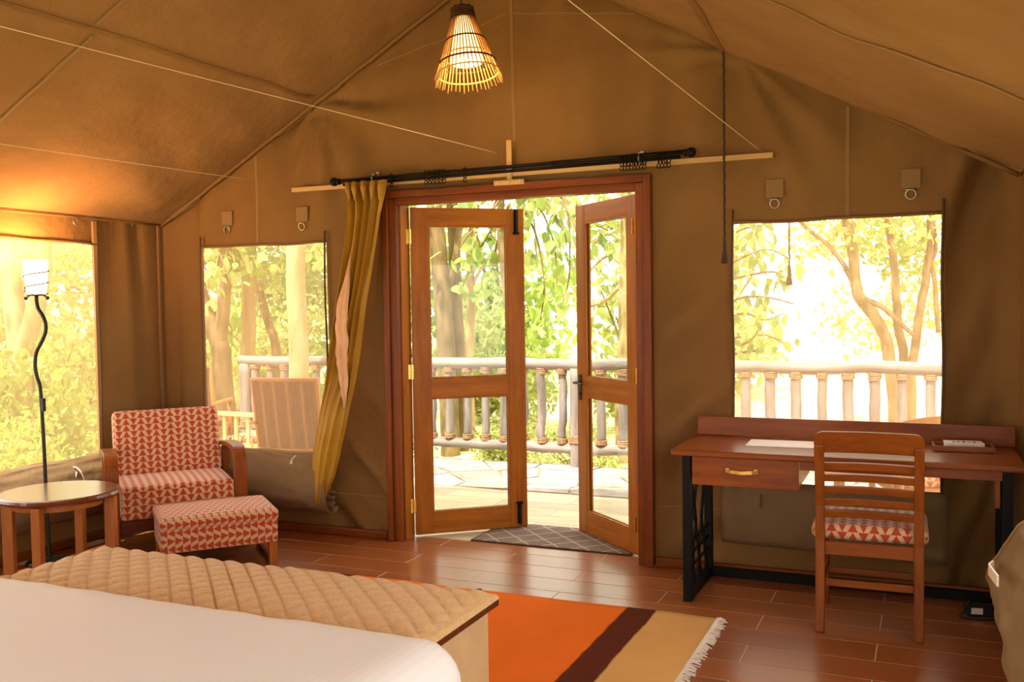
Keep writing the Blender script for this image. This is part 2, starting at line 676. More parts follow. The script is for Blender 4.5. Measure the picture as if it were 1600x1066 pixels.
def front_d(x, z):
    """how far the slack front canvas bellies outwards"""
    d = .010 + .008 * nz(x * 1.3, z * 1.1, 3)
    d += .04 * (nz(x * 6, z * .7, 9) + .4) * sm(1.9, 2.3, z)
    a = math.exp(-((x + 1.07) / .3) ** 2) * sm(1.5, .5, z)
    d += .10 * a * (nz((x + z) * 6.5, (x - z) * 1.2, 5) + .4)
    a = math.exp(-((x - 1.06) / .26) ** 2) * sm(2.1, 1.5, z)
    d += .085 * a * (nz((z - .75 * x) * 6.0, (x + z) * .9, 8) + .4)
    a = sm(2.26, 2.4, x)
    d += .17 * a * (nz((x - .42 * z) * 7.0, z * .6, 12) + .4)
    a = sm(-2.2, -2.45, x)
    d += .09 * a * (nz(x * 9, z * .5, 21) + .4)
    px, pz = x + 1.34, z - 2.76          # creases raying from the roof pole
    rr = math.hypot(px, pz)
    if rr > .02:
        th = math.atan2(pz, px)
        d += .055 * math.exp(-rr / .8) * sm(0, .15, rr) * 1.5 * (nz(th * 4.5, rr * .8, 31) + .35)
    px = x - 1.30
    rr = math.hypot(px, pz)
    if rr > .02:
        th = math.atan2(pz, px)
        d += .040 * math.exp(-rr / .8) * sm(0, .15, rr) * 1.5 * (nz(th * 4.5, rr * .8, 41) + .35)
    e = min(abs(x - s) for s in (-.84, .84)) if z < 2.2 else 1
    return max(0., d) * sm(0, .12, e) * sm(0, .10, HALF - abs(x)) + .004


WL, WR, WB, WT = (-2.285, -1.285), (1.275, 2.285), .50, 1.86
DOORX, DOORZ = .80, 2.11
xs = lines(-HALF, HALF, .035, [WL[0], WL[1], WR[0], WR[1], -DOORX, DOORX, 0])
zs = lines(0, EAVE, .04, [WB, WT])
ts = lines(0, 1, 1 / 36)


def front_open(x, z):
    if WB < z < WT and (WL[0] < x < WL[1] or WR[0] < x < WR[1]):
        return False
    return not (abs(x) < DOORX and z < DOORZ)


rows = [('z', z) for z in zs] + [('t', t) for t in ts[1:]]
def fz(x, r):
    return r[1] if r[0] == 'z' else EAVE + r[1] * (roof_z(x) - EAVE)


Vv, Ff = [], []
for x in xs:
    for r in rows:
        z = fz(x, r)
        Vv.append((x, front_d(x, z), z))
nr = len(rows)
for i in range(len(xs) - 1):
    for j in range(nr - 1):
        xm = (xs[i] + xs[i + 1]) / 2
        zm = (fz(xm, rows[j]) + fz(xm, rows[j + 1])) / 2
        if front_open(xm, zm):
            Ff.append((i * nr + j, (i + 1) * nr + j, (i + 1) * nr + j + 1, i * nr + j + 1))
mb = MB()
mb.v, mb.f = Vv, Ff
wall_front = tag(mb.build('wall_front', 'canvas', smooth=True), 'khaki canvas front wall with door opening and two mesh windows', kind='structure')


def strip_on_front(name, pts, wid, mat='seam', proud=.004, parent=None):
    """thin tape following the slack front canvas"""
    P = []
    for a, b in zip(pts, pts[1:]):
        k = max(2, int(math.dist(a, b) / .04))
        P += [(a[0] + (b[0] - a[0]) * i / k, a[1] + (b[1] - a[1]) * i / k) for i in range(k)]
    P.append(pts[-1])
    m = MB()
    vs, fs = [], []
    for i, (x, z) in enumerate(P):
        q, p = P[min(i + 1, len(P) - 1)], P[max(i - 1, 0)]
        tx, tz = q[0] - p[0], q[1] - p[1]
        L = math.hypot(tx, tz)
        nx, nzz = -tz / L * wid / 2, tx / L * wid / 2
        y = front_d(x, z)
        vs += [(x - nx, y - proud, z - nzz), (x + nx, y - proud, z + nzz), (x + nx, y + .002, z + nzz), (x - nx, y + .002, z - nzz)]
    for i in range(len(P) - 1):
        for k in range(4):
            fs.append((i * 4 + k, i * 4 + (k + 1) % 4, i * 4 + 4 + (k + 1) % 4, i * 4 + 4 + k))
    m.add(vs, fs)
    return m.build(name, mat, parent or wall_front)


for x0, z0, x1, z1 in ((.01, 2.40, .01, 3.44), (-1.822, 1.87, -1.822, 2.44), (1.845, 1.87, 1.845, 2.43), (-.90, 2.93, -.02, 3.13), (.02, 3.13, .75, 3.03), (-1.26, .26, -.86, .24), (.87, .33, 1.25, .33)):
    strip_on_front('seam', [(x0, z0), (x1, z1)], .018 if x0 == x1 else .008, proud=.0025)
for cx, cz in ((-2.076, 2.06), (-1.463, 2.055), (1.491, 2.04), (2.141, 2.05)):
    m = MB()
    y = min(front_d(cx + a_, cz + b_) for a_ in (-.045, 0, .045) for b_ in (-.1, -.05, 0, .04))
    m.box(cx - .045, cx + .045, y - .007, y + .002, cz - .055, cz + .04)
    pt = m.build('strap_patch', 'seam', wall_front, bevel=.002)
    m = MB()
    m.ring((cx, y - .010, cz - .085), (.1, 1, .25), .024, .0035, 16, 6)
    m.box(cx - .026, cx + .026, y - .013, y - .006, cz - .066, cz - .058)
    m.build('d_ring', 'steel', pt, smooth=True)

# --- side and back walls
def side_wall(name, sx, wins, label):
    ys = lines(YB, .16, .06, [w for ab in wins for w in ab] + [0])
    zz = lines(0, EAVE, .05, [WB + .02, WT + .01])

    def fn(y, z):
        d = .012 + .014 * nz(y * 1.5, z * .9, 17 + sx) + .012 * nz(y * 6, z * .6, 4)
        if y > -.5:
            d += .05 * (nz(y * 11, z * .5, 33) + .2) * sm(-.5, -.35, y) * sm(0, -.05, y)
        return (sx * (HALF + max(0, d) * sm(0, -.05, y)), y, z)

    def keep(y, z):
        return not any(a < y < b and WB + .02 < z < WT + .01 for a, b in wins)
    me = grid_mesh(name, ys, zz, fn, keep)
    return tag(new_obj(name, me, 'canvas', None, True), label, kind='structure')


WIN_L = [(-2.35, -.57), (-5.3, -2.9)]
WIN_R = [(-2.75, -1.15), (-5.6, -3.1)]  # rear pair in both walls is unseen, enlarged to let in more daylight
wall_left = side_wall('wall_left', -1, WIN_L, 'khaki canvas side wall with a mesh window behind the floor lamp')
wall_right = side_wall('wall_right', 1, WIN_R, 'khaki canvas side wall beside the desk')
bxs_, bzs_ = lines(-HALF, HALF, .2, [-2.25, 0, 2.25]), lines(0, EAVE, .2, [.30, 1.95])
mbk = MB()
for i in range(len(bxs_) - 1):
    for j in range(len(bzs_) - 1):
        xa, xb, za, zb = bxs_[i], bxs_[i + 1], bzs_[j], bzs_[j + 1]
        if not (abs(xa + xb) / 2 < 2.25 and .30 < (za + zb) / 2 < 1.95):  # wide unseen opening added so more daylight reaches the interior
            mbk.add([(xa, YB, za), (xb, YB, za), (xb, YB, zb), (xa, YB, zb)], [(0, 1, 2, 3)])
    mbk.add([(bxs_[i], YB, EAVE), (bxs_[i + 1], YB, EAVE), (bxs_[i + 1], YB, roof_z(bxs_[i + 1])), (bxs_[i], YB, roof_z(bxs_[i]))], [(0, 1, 2, 3)])
me = mbk.mesh('wall_back')
tag(new_obj('wall_back', me, 'canvas', None, True), 'khaki canvas rear wall behind the bed with an opening added for daylight', kind='structure')
m = MB()
m.ring((-2.60, -.745, 2.0), (1, .2, .2), .022, .0035, 16, 6)
m.build('d_ring', 'steel', wall_left, smooth=True)
m = MB()
m.box(-2.628, -2.612, -.60, -.572, .52, 2.015)
m.build('seam', 'seam', wall_left)
m = MB()
m.box(-2.628, -2.612, -.045, -.03, .05, 2.03)
m.build('seam', 'seam', wall_left)

# --- roof: two slopes of one sheet, running out over the veranda as a short awning
ROOF_Y1 = .40
def roof_pt(x, y, drop=0.):
    s = -1 if x < 0 else 1
    t = (HALF - abs(x)) / HALF
    sag = .028 * math.sin(math.pi * min(1, t)) * (.6 + .4 * math.sin(math.pi * ((y + 6.2) % 1.75) / 1.75))
    sag += .030 * nz(x * 1.4, y * .9, 50 + s) + .016 * nz(x * 4.5 + y * 2.2, y * 1.1, 55 + s)
    k = max(0, (y + 1.4) / 1.4)
    # long pulls running from the pole end down towards the left eave
    if s < 0:
        sag += .060 * k * nz((x + .55 * y) * 4.2, (y - x) * .35, 61) * sm(-.02, -.3, y)
    else:
        sag += .045 * math.exp(-((y + .35) / .28) ** 2) + .024 * nz(x * 2.2 - y * 2.8, y * .7, 64)
    edge = sm(0, .12, t) * sm(0, .25, abs(y)) if y < 0 else sm(0, .12, t) * sm(0, .25, y)
    return Vector((x, y, roof_z(x) + .006 - sag * edge - drop))


me = grid_mesh('ceiling', lines(-2.66, 2.66, .06, [0]), lines(YB, ROOF_Y1, .07, [0]), lambda x, y: roof_pt(x, y))
ceiling = tag(new_obj('ceiling', me, 'roof', None, True), 'khaki canvas tent roof sloping down on both sides from the ridge', kind='structure')


def roof_strip(name, pts, wid, th=.004, n=24, drop=.006, mat='seam'):
    V3 = []
    for a, b in zip(pts, pts[1:]):
        V3 += [roof_pt(a[0] + (b[0] - a[0]) * i / n, a[1] + (b[1] - a[1]) * i / n, drop) for i in range(n)]
    V3.append(roof_pt(pts[-1][0], pts[-1][1], drop))
    sl = Vector((1, 0, -SLOPE if pts[0][0] > 0 else SLOPE)).normalized()
    along = (V3[-1] - V3[0]).normalized()
    nrm = Vector((SLOPE if pts[0][0] > 0 else -SLOPE, 0, 1)).normalized()
    w = along.cross(nrm).normalized()
    m = MB()
    m.board(V3, w, wid, th)
    return m.build(name, mat, ceiling)


roof_strip('overlap_flap', [(-1.30, YB + .1), (-1.30, -.06)], .028, .003, 60, .004, 'roof')
roof_strip('overlap_flap', [(1.275, YB + .1), (1.275, -.06)], .05, .003, 60, .004, 'roof')
for x0, x1, y in ((-.03, -1.27, -1.81), (-1.33, -2.60, -1.76), (.03, 2.58, -1.52)):
    roof_strip('seam', [(x0, y), (x1, y + .02)], .018, .003, 40, .006)
for s in (-1, 1):
    m = MB()
    pts = [(s * (HALF - .01) * (1 - i / 40), -.014, roof_z(s * (HALF - .01) * (1 - i / 40)) - .020 + .002 * math.sin(i * 1.1)) for i in range(41)]
    m.tube(pts, .012, 8)
    m.build('piping', 'roof', ceiling, smooth=True)
    m = MB()
    m.tube([(s * (HALF - .004), YB + .1 + (6.09 - .02) * i / 30, EAVE - .010 + .002 * math.sin(i * .8)) for i in range(31)], .006, 6)
    m.build('piping', 'canvas', ceiling, smooth=True)

# --- mosquito-mesh windows with zip tapes
def window(name, o, du, u0, u1, z0, z1, label, inward, parent_mat='screen'):
    """upright mesh panel through point o along unit vector du"""
    root = thing(name, label, None)
    root['kind'] = 'structure'

    o, du, inward = Vector(o), Vector(du), Vector(inward)
    m = MB()
    us = lines(u0 - .01, u1 + .01, .1)
    zz = lines(z0 - .01, z1 + .01, .1)
    vs = []
    for u in us:
        for z in zz:
            b = .012 * math.sin(math.pi * (u - u0) / (u1 - u0)) * math.sin(math.pi * (z - z0) / (z1 - z0))
            p = o + du * u - inward * (.022 + b)
            vs.append((p.x, p.y, z))
    k = len(zz)
    m.add(vs, [(i * k + j, (i + 1) * k + j, (i + 1) * k + j + 1, i * k + j + 1) for i in range(len(us) - 1) for j in range(k - 1)])
    m.build('mesh_panel', 'screen', root, smooth=True)
    for u, zt in ((u0, z1 + .075), (u1, z1 + .075)):
        m = MB()
        m.tube([tuple(o + du * (u + .004 * math.sin(z * 7)) + inward * .004) [:2] + (z,) for z in lines(z0, zt, .1)], .0065, 6)
        m.build('zip_tape', 'zip', root, smooth=True)
    m = MB()
    m.tube([tuple(o + du * u + inward * .003)[:2] + (z1 + .004 + .006 * math.sin(u * 9) * math.sin(u * 3.1),) for u in lines(u0, u1, .06)], .007, 6)
    m.build('hem', 'canvas', root, smooth=True)
    return root


window('window_1', (0, 0, 0), (1, 0, 0), WL[0], WL[1], WB, WT, 'mosquito mesh window beside the yellow curtain', (0, -1, 0))
window('window_2', (0, 0, 0), (1, 0, 0), WR[0], WR[1], WB, WT, 'mosquito mesh window above the writing desk', (0, -1, 0))
window('window_3', (-HALF, 0, 0), (0, 1, 0), WIN_L[0][0], WIN_L[0][1], WB + .02, WT + .01, 'mosquito mesh window behind the floor lamp', (1, 0, 0))

window('window_4', (HALF, 0, 0), (0, 1, 0), WIN_R[0][0], WIN_R[0][1], WB + .02, WT + .01, 'mosquito mesh window in the side wall nearest the desk', (-1, 0, 0))

# --- floor of wood-look tiles
PLK, PLW, PY0 = 1.007, .2057, -.020
m = MB()
m.box(-HALF - .05, HALF + .05, YB, YF, -.05, -.0012)
floor = tag(m.build('floor', 'grout'), 'wood look tiled floor with pale grout lines', kind='structure')
tile_me = {}
def tile_mesh(a, b):
    k = (round(a, 3), round(b, 3))
    if k not in tile_me:
        mm = MB()
        g = .0021
        mm.box(g, a - g, g, b - g, -.006, 0)
        me = mm.mesh('floor_tile')
        bm = bmesh.new(); bm.from_mesh(me)
        bmesh.ops.bevel(bm, geom=[e for e in bm.edges if all(v.co.z > -.001 for v in e.verts)], offset=.0012, segments=1, affect='EDGES')
        bm.to_mesh(me); bm.free()
        me.materials.append(MAT['tile'])
        tile_me[k] = me
    return tile_me[k]


kmax = int((-2.9 - PY0) / -PLW) + 1
for k in range(-1, kmax):
    y1, y0 = PY0 - k * PLW, PY0 - (k + 1) * PLW
    y1 = min(y1, YF)
    off = 1.023 if k % 2 == 0 else 1.527
    x = off - 4 * PLK
    while x < HALF:
        a, b = max(x, -HALF - .02), min(x + PLK, HALF + .02)
        if b - a > .03:
            if k == -1:
                a, b = max(a, -.76), min(b, .76)
                if b - a < .03:
                    x += PLK
                    continue
            t = bpy.data.objects.new('floor_tile', tile_mesh(b - a, y1 - y0))
            COL.objects.link(t)
            t.parent = floor
            t.location = (a, y0, 0)
        x += PLK
m = MB()
k = kmax
while PY0 - (k + 1) * PLW > YB:
    y1, y0 = PY0 - k * PLW, PY0 - (k + 1) * PLW
    x = (1.023 if k % 2 == 0 else 1.527) - 4 * PLK
    while x < HALF:
        a, b = max(x, -HALF), min(x + PLK, HALF)
        if b - a > .03:
            m.box(a + .002, b - .002, y0 + .002, y1 - .002, -.006, 0)
        x += PLK
    k += 1
tag(m.build('floor_tiles_beyond', 'tile', floor), kind='stuff')

# --- baseboards
def baseboard(name, x0, x1, y0, y1, label):
    m = MB()
    m.box(x0, x1, y0, y1, .0, .055)
    return tag(m.build(name, 'frameX' if x1 - x0 > y1 - y0 else 'frameY', bevel=.012), label, kind='structure')


baseboard('baseboard_front_left', -2.60, -.85, -.030, .004, 'brown wooden baseboard under the left mesh window')
baseboard('baseboard_front_right', .85, 2.60, -.030, .004, 'brown wooden baseboard below the desk')
baseboard('baseboard_left', -2.62, -2.59, -5.9, -.03, 'brown wooden baseboard along the side wall behind the side table')
baseboard('baseboard_right', 2.59, 2.62, -5.9, -.03, 'brown wooden baseboard along the desk side wall')

# --- door casing
trim = thing('trim_1', 'orange brown wooden door casing with moulded edge', None)
trim['kind'] = 'structure'
for s in (-1, 1):
    m = MB()
    a, b = sorted((s * .844, s * .800))
    m.box(a, b, -.040, .02, 0, 2.15)
    m.build('casing', 'frameZ', trim, bevel=.006)
    m = MB()
    a, b = sorted((s * .802, s * .752))
    m.box(a, b, -.022, .02, 0, 2.105)
    m.build('casing', 'frameZ', trim, bevel=.004)
    m = MB()
    a, b = sorted((s * .800, s * .742))
    m.box(a, b, .018, .125, 0, 2.085)
    m.build('jamb', 'doorZ', trim, bevel=.002)
m = MB(); m.box(-.800, .800, -.040, .02, 2.106, 2.15); m.build('head_casing', 'frameX', trim, bevel=.006)
m = MB(); m.box(-.752, .752, -.022, .02, 2.066, 2.108); m.build('head_casing', 'frameX', trim, bevel=.004)
m = MB(); m.box(-.742, .742, .018, .125, 2.072, 2.10); m.build('head_jamb', 'doorX', trim, bevel=.002)

# --- door leaves, both swung out over the veranda
def leaf(name, loc, rz, w, label, sgn):
    root = thing(name, label, None, loc, rz)
    root['kind'] = 'structure'
    z0, z1, th = .012, 2.062, .021
    for a, b in ((.004, .112), (w - .112, w)):
        m = MB(); m.box(a, b, -th, th, z0, z1); m.build('stile', 'doorZ', root, bevel=.003)
    for a, b in ((z0, .145), (.872, .992), (1.952, z1)):
        m = MB(); m.box(.112, w - .112, -th + .001, th - .001, a, b); m.build('rail', 'doorX', root, bevel=.003)
    for a, b in ((.145, .872), (.992, 1.952)):
        m = MB(); m.box(.110, w - .110, -.003, .003, a - .002, b + .002); m.build('pane', 'glass', root)
        for y in (-.013, .013):
            m = MB()
            for q in ((.112, .122, a, b), (w - .122, w - .112, a, b), (.122, w - .122, a, a + .010), (.122, w - .122, b - .010, b)):
                m.box(q[0], q[1], y - .006, y + .006, q[2], q[3])
            m.build('glazing_bead', 'doorZ', root)
    for z in (.20, 1.04, 1.88):
        m = MB()
        for i in range(5):
            m.lathe([(0, 0), (.0105, 0), (.0105, .0165), (0, .0165)], 10, (-.007, sgn * -.026, z - .045 + i * .0185))
        m.box(-.004, .004, sgn * -.022 - .006, sgn * -.022 + .030, z - .045, z + .045)
        m.box(-.030, -.004, sgn * -.026 - .002, sgn * -.026 + .002, z - .045, z + .045)
        m.build('hinge', 'brass', root)
    return root


LW = .735
d1 = leaf('door_1', (-.738, .122, 0), R(39.7), LW, 'glazed timber door leaf with black bolts, swung open next to the curtain', 1)
d2 = leaf('door_2', (.738, .122, 0), R(137.5), LW, 'glazed timber door leaf with dark lever handle, swung open beside the desk', -1)
for a, b, kz in ((1.905, 2.050, -1), (.035, .170, 1)):
    m = MB()
    y = -.021
    m.box(LW - .068, LW - .040, y - .006, y, a, b)
    m.tube([(LW - .054, y - .010, a - .006), (LW - .054, y - .010, b + .004)], .007, 8)
    m.tube([(LW - .054, y - .010, (a if kz < 0 else b)), (LW - .054, y - .030, (a if kz < 0 else b))], .006, 8)
    m.box(LW - .074, LW - .034, y - .010, y, (a if kz < 0 else b) - .008, (a if kz < 0 else b) + .008)
    m.build('bolt', 'black', d1)
for yy in (.021, -.021):
    s = 1 if yy > 0 else -1
    m = MB()
    y0, y1 = sorted((yy, yy + s * .006))
    m.box(LW - .060, LW - .028, y0, y1, .845, 1.005)
    m.tube([(LW - .044, yy, .955), (LW - .044, yy + s * .045, .955)], .009, 8)
    m.tube([(LW - .040, yy + s * .045, .955), (LW - .080, yy + s * .048, .957), (LW - .150, yy + s * .046, .950)], [.009, .008, .007], 8)
    m.tube([(LW - .044, yy, .885), (LW - .044, yy + s * .012, .885)], .008, 8)
    m.build('handle', 'iron', d2, bevel=0)

# ------------------------------------------------------------------ veranda floor
m = MB()
m.box(-4.5, 4.4, YF, 2.97, -.10, -.012)
ver = tag(m.build('veranda_floor', 'joint'), 'sunlit veranda floor of pale tiles and flagstones', kind='structure')
nrow = 0
y = YF + .002
while y < 1.70:
    y2 = min(y + .2057, 1.70)
    x = -4.2 + (.5 if nrow % 2 else 0)
    while x < 4.0:
        m2 = tile_me.get(('deck', round(y2 - y, 3)))
        if m2 is None:
            mm = MB(); mm.box(.002, PLK - .002, .002, y2 - y - .002, -.014, -.004)
            m2 = mm.mesh('deck_tile'); m2.materials.append(MAT['decktile'])
            tile_me[('deck', round(y2 - y, 3))] = m2
        t = bpy.data.objects.new('deck_tile', m2)
        COL.objects.link(t); t.parent = ver; t.location = (x, y, 0)
        x += PLK
    y = y2
    nrow += 1


def clip(poly, a, b, c):
    out = []
    for i in range(len(poly)):
        p, q = poly[i], poly[(i + 1) % len(poly)]
        dp, dq = a * p[0] + b * p[1] - c, a * q[0] + b * q[1] - c
        if dp <= 0:
            out.append(p)
        if dp * dq < 0:
            t = dp / (dp - dq)
            out.append((p[0] + t * (q[0] - p[0]), p[1] + t * (q[1] - p[1])))
    return out


rr = random.Random(3)
seeds = []
for i in range(16):
    for j in range(4):
        seeds.append((-5.0 + i * .56 + rr.uniform(-.2, .2) + (.28 if j % 2 else 0), 1.84 + j * .31 + rr.uniform(-.1, .1)))
for sx_, sy_ in seeds:
    poly = [(-5.4, 1.71), (4.2, 1.71), (4.2, 2.96), (-5.4, 2.96)]
    for qx, qy in seeds:
        if (qx, qy) == (sx_, sy_) or math.hypot(qx - sx_, qy - sy_) > 2:
            continue
        a, b = qx - sx_, qy - sy_
        poly = clip(poly, a, b, (qx * qx + qy * qy - sx_ * sx_ - sy_ * sy_) / 2)
        if not poly:
            break
    if len(poly) < 3:
        continue
    cx = sum(p[0] for p in poly) / len(poly); cyy = sum(p[1] for p in poly) / len(poly)
    pin = []
    for px_, py_ in poly:
        d = math.hypot(px_ - cx, py_ - cyy)
        k = max(.2, (d - .018) / d)
        pin.append((cx + (px_ - cx) * k, cyy + (py_ - cyy) * k))
    n = len(pin)
    h = rr.uniform(-.006, .003)
    m = MB()
    m.add([(a, b, -.02) for a, b in pin] + [(a, b, h) for a, b in pin] , [tuple(range(n, 2 * n))] + [(i, (i + 1) % n, n + (i + 1) % n, n + i) for i in range(n)])
    m.build('flagstone', 'flag', ver)

# ------------------------------------------------------------------ ground outside
def ground_z(x, y):
    return -.42 + .10 * nz(x * .3, y * .3, 2) + .03 * max(0, y - 4)


me = grid_mesh('ground', lines(-22, 16, .9), lines(-12, 26, .9), lambda x, y: (x, y, ground_z(x, y)))
tag(new_obj('ground', me, 'soil', None, True), 'bright green sloping ground beyond the veranda', kind='structure')
# ------------------------------------------------------------------ desk
desk = thing('writing_desk', 'long reddish brown writing desk with one drawer and black metal side frames', 'desk', (1.85, -.31, 0))
DX, DY = 1.85, -.31
def dbox(name, x0, x1, y0, y1, z0, z1, mat, bevel=.004, parent=desk):
    m = MB(); m.box(x0 - DX, x1 - DX, y0 - DY, y1 - DY, z0, z1)
    return m.build(name, mat, parent, bevel=bevel)


dbox('desk_top', 1.087, 2.600, -.600, -.036, .716, .746, 'deskX', .008)
dbox('back_board', 1.097, 2.600, -.054, -.034, .747, .846, 'deskX', .003)
drawer = dbox('drawer', 1.182, 1.678, -.566, -.548, .576, .713, 'deskX', .003)
dbox('drawer_case', 1.184, 1.676, -.546, -.12, .585, .714, 'deskX', .002)
m = MB()
m.board([(1.350 - DX, -.578 - DY, .655), (1.372 - DX, -.590 - DY, .652), (1.42 - DX, -.594 - DY, .648), (1.468 - DX, -.590 - DY, .652), (1.490 - DX, -.578 - DY, .655)], (0, 0, 1), .016, .006)
m.box(1.346 - DX, 1.362 - DX, -.580 - DY, -.566 - DY, .645, .665)
m.box(1.478 - DX, 1.494 - DX, -.580 - DY, -.566 - DY, .645, .665)
tag(m.build('handle', 'brass', drawer), 'brass bow handle')
dbox('apron', 1.680, 2.514, -.566, -.548, .672, .714, 'deskX', .002)
dbox('peg', 2.488, 2.508, -.540, -.515, .55, .670, 'deskZ', .002)
for x0, lat in ((1.134, True), (2.516, False)):
    x1 = x0 + .040
    fr = dbox('side_frame', x0, x1, -.565, -.525, 0, .714, 'black', .002)
    dbox('side_frame', x0, x1, -.085, -.045, 0, .714, 'black', .002)
    dbox('side_bar', x0, x1, -.524, -.086, .0, .045, 'black', .002)
    dbox('side_bar', x0, x1, -.524, -.086, .672, .712, 'black', .002)
    xm = (x0 + x1) / 2 - DX
    y0, y1 = -.525 - DY, -.085 - DY
    ym = (y0 + y1) / 2
    for pts in ([(y0 + .03, .672), (ym - .06, .36), (y0 + .03, .045)], [(y1 - .03, .672), (ym + .06, .36), (y1 - .03, .045)],
                [(y0 + .03, .672), (ym + .05, .045)], [(ym + .06, .672), (y0 + .06, .36), (ym - .1, .045)], [(y1 - .03, .672), (ym - .05, .045)]):
        m = MB()
        m.board([(xm, a, b) for a, b in pts], (1, 0, 0), .010, .022)
        m.build('lattice_bar', 'black', desk)
    for z in (.15, .215, .28):
        m = MB()
        m.box(xm - .005, xm + .005, y0, y1, z - .006, z + .006)
        m.build('lattice_bar', 'black', desk)
dbox('floor_bar', 1.176, 2.514, -.083, -.047, .0, .045, 'black', .002)

# things on the desk
m = MB()
m.box(-.17, .17, -.11, .11, 0, .003)
o = tag(m.build('place_mat', 'paper'), 'pale sheet of paper lying flat on the desk top', 'paper')
o.location = (1.57, -.27, .7465); o.rotation_euler = (0, 0, R(2))
tray = thing('desk_tray', 'low brown wooden tray near the end of the desk', 'tray', (2.37, -.20, .7465), R(3))
m = MB(); m.box(-.13, .13, -.075, .075, 0, .010); m.build('tray_base', 'deskX', tray, bevel=.002)
m = MB()
m.box(-.13, .13, -.075, -.066, .010, .026); m.box(-.13, .13, .066, .075, .010, .026)
m.box(-.13, -.121, -.066, .066, .010, .026); m.box(.121, .13, -.066, .066, .010, .026)
m.build('tray_rim', 'deskX', tray)
pad = thing('note_pad', 'cream note pad with gold print on the wooden tray', 'note pad', (2.375, -.195, .757), R(6))
m = MB(); m.box(-.080, .080, -.055, .055, 0, .022); m.build('pages', 'white', pad, bevel=.001)
m = MB(); m.box(-.082, .082, -.057, .057, .0222, .0250); cov = m.build('cover', 'paper', pad)
m = MB()
for k in range(5):
    m.box(-.05 + k * .022, -.036 + k * .022, -.012 + .01 * (k % 2), .012 + .006 * (k % 3), .0251, .0256)
m.build('print', 'twine', cov)

# ------------------------------------------------------------------ desk chair (back towards the camera)
ch = thing('desk_chair', 'brown ladder back desk chair with red and cream triangle print seat', 'chair', (1.985, -.53, 0), R(1.5))
hw = .200
for s in (-1, 1):
    m = MB()
    m.board([(s * hw, -.235, 0), (s * hw, -.215, .20), (s * hw, -.205, .40), (s * hw, -.215, .56), (s * hw, -.250, .74), (s * hw, -.276, .835)], (1, 0, 0), .040, .034)
    m.build('back_leg', 'chairZ', ch, bevel=.005)
    m = MB()
    m.board([(s * (hw + .008), .205, 0), (s * (hw + .008), .205, .405)], (1, 0, 0), .038, .038)
    m.build('leg', 'chairZ', ch, bevel=.004)
    m = MB(); m.box(s * hw - .011, s * hw + .011, -.19, .19, .345, .400); m.build('seat_rail', 'chairY', ch, bevel=.003)
    m = MB(); m.box(s * hw - .010, s * hw + .010, -.19, .19, .190, .222); m.build('stretcher', 'chairY', ch, bevel=.003)
def back_y(z):
    pts = [(.40, -.205), (.56, -.215), (.74, -.250), (.90, -.295)]
    for (a, ya), (b, yb) in zip(pts, pts[1:]):
        if z <= b:
            return ya + (yb - ya) * (z - a) / (b - a)
    return pts[-1][1]


def bowed(name, z, h, th=.016, bow=.030, x=hw - .012, mat='chairX'):
    m = MB()
    P = [(-x + 2 * x * i / 12, back_y(z) + bow * math.sin(math.pi * i / 12), z + .006 * math.sin(math.pi * i / 12) * 0) for i in range(13)]
    m.board(P, (0, -.16, 1), h, th)
    return m.build(name, mat, ch, bevel=.003)


crest = MB()
cw, cz0, cz1, cr = hw + .020, .797, .890, .038
vs, nn = [], 32
for i in range(nn + 1):
    x = -cw + 2 * cw * (.5 - .5 * math.cos(math.pi * i / nn))
    d = min(x + cw, cw - x)
    top = cz1 - (cr - math.sqrt(max(0, cr * cr - (cr - d) ** 2)) if d < cr else 0)
    bow = .030 * math.cos(math.pi * x / (2 * cw))
    for z, yo in ((cz0, -.011), (top, -.011), (top, .011), (cz0, .011)):
        vs.append((x, back_y(z) + bow + yo, z))
fs = [(i * 4 + k, i * 4 + (k + 1) % 4, i * 4 + 4 + (k + 1) % 4, i * 4 + 4 + k) for i in range(nn) for k in range(4)] + [(3, 2, 1, 0), (nn * 4, nn * 4 + 1, nn * 4 + 2, nn * 4 + 3)]
crest.add(vs, fs)
crest.build('crest_rail', 'chairX', ch)
for z in (.735, .683, .628, .573, .520):
    bowed('slat', z, .033)
m = MB(); m.box(-hw + .02, hw - .02, -.216, -.194, .340, .398); m.build('seat_rail', 'chairX', ch, bevel=.003)
m = MB(); m.box(-hw + .02, hw - .02, .194, .216, .340, .400); m.build('seat_rail', 'chairX', ch, bevel=.003)
m = MB(); m.box(-hw + .02, hw - .02, -.212, -.194, .200, .232); m.build('stretcher', 'chairX', ch, bevel=.003)
m = MB(); m.box(-hw + .02, hw - .02, .010, .028, .200, .226); m.build('stretcher', 'chairX', ch, bevel=.003)


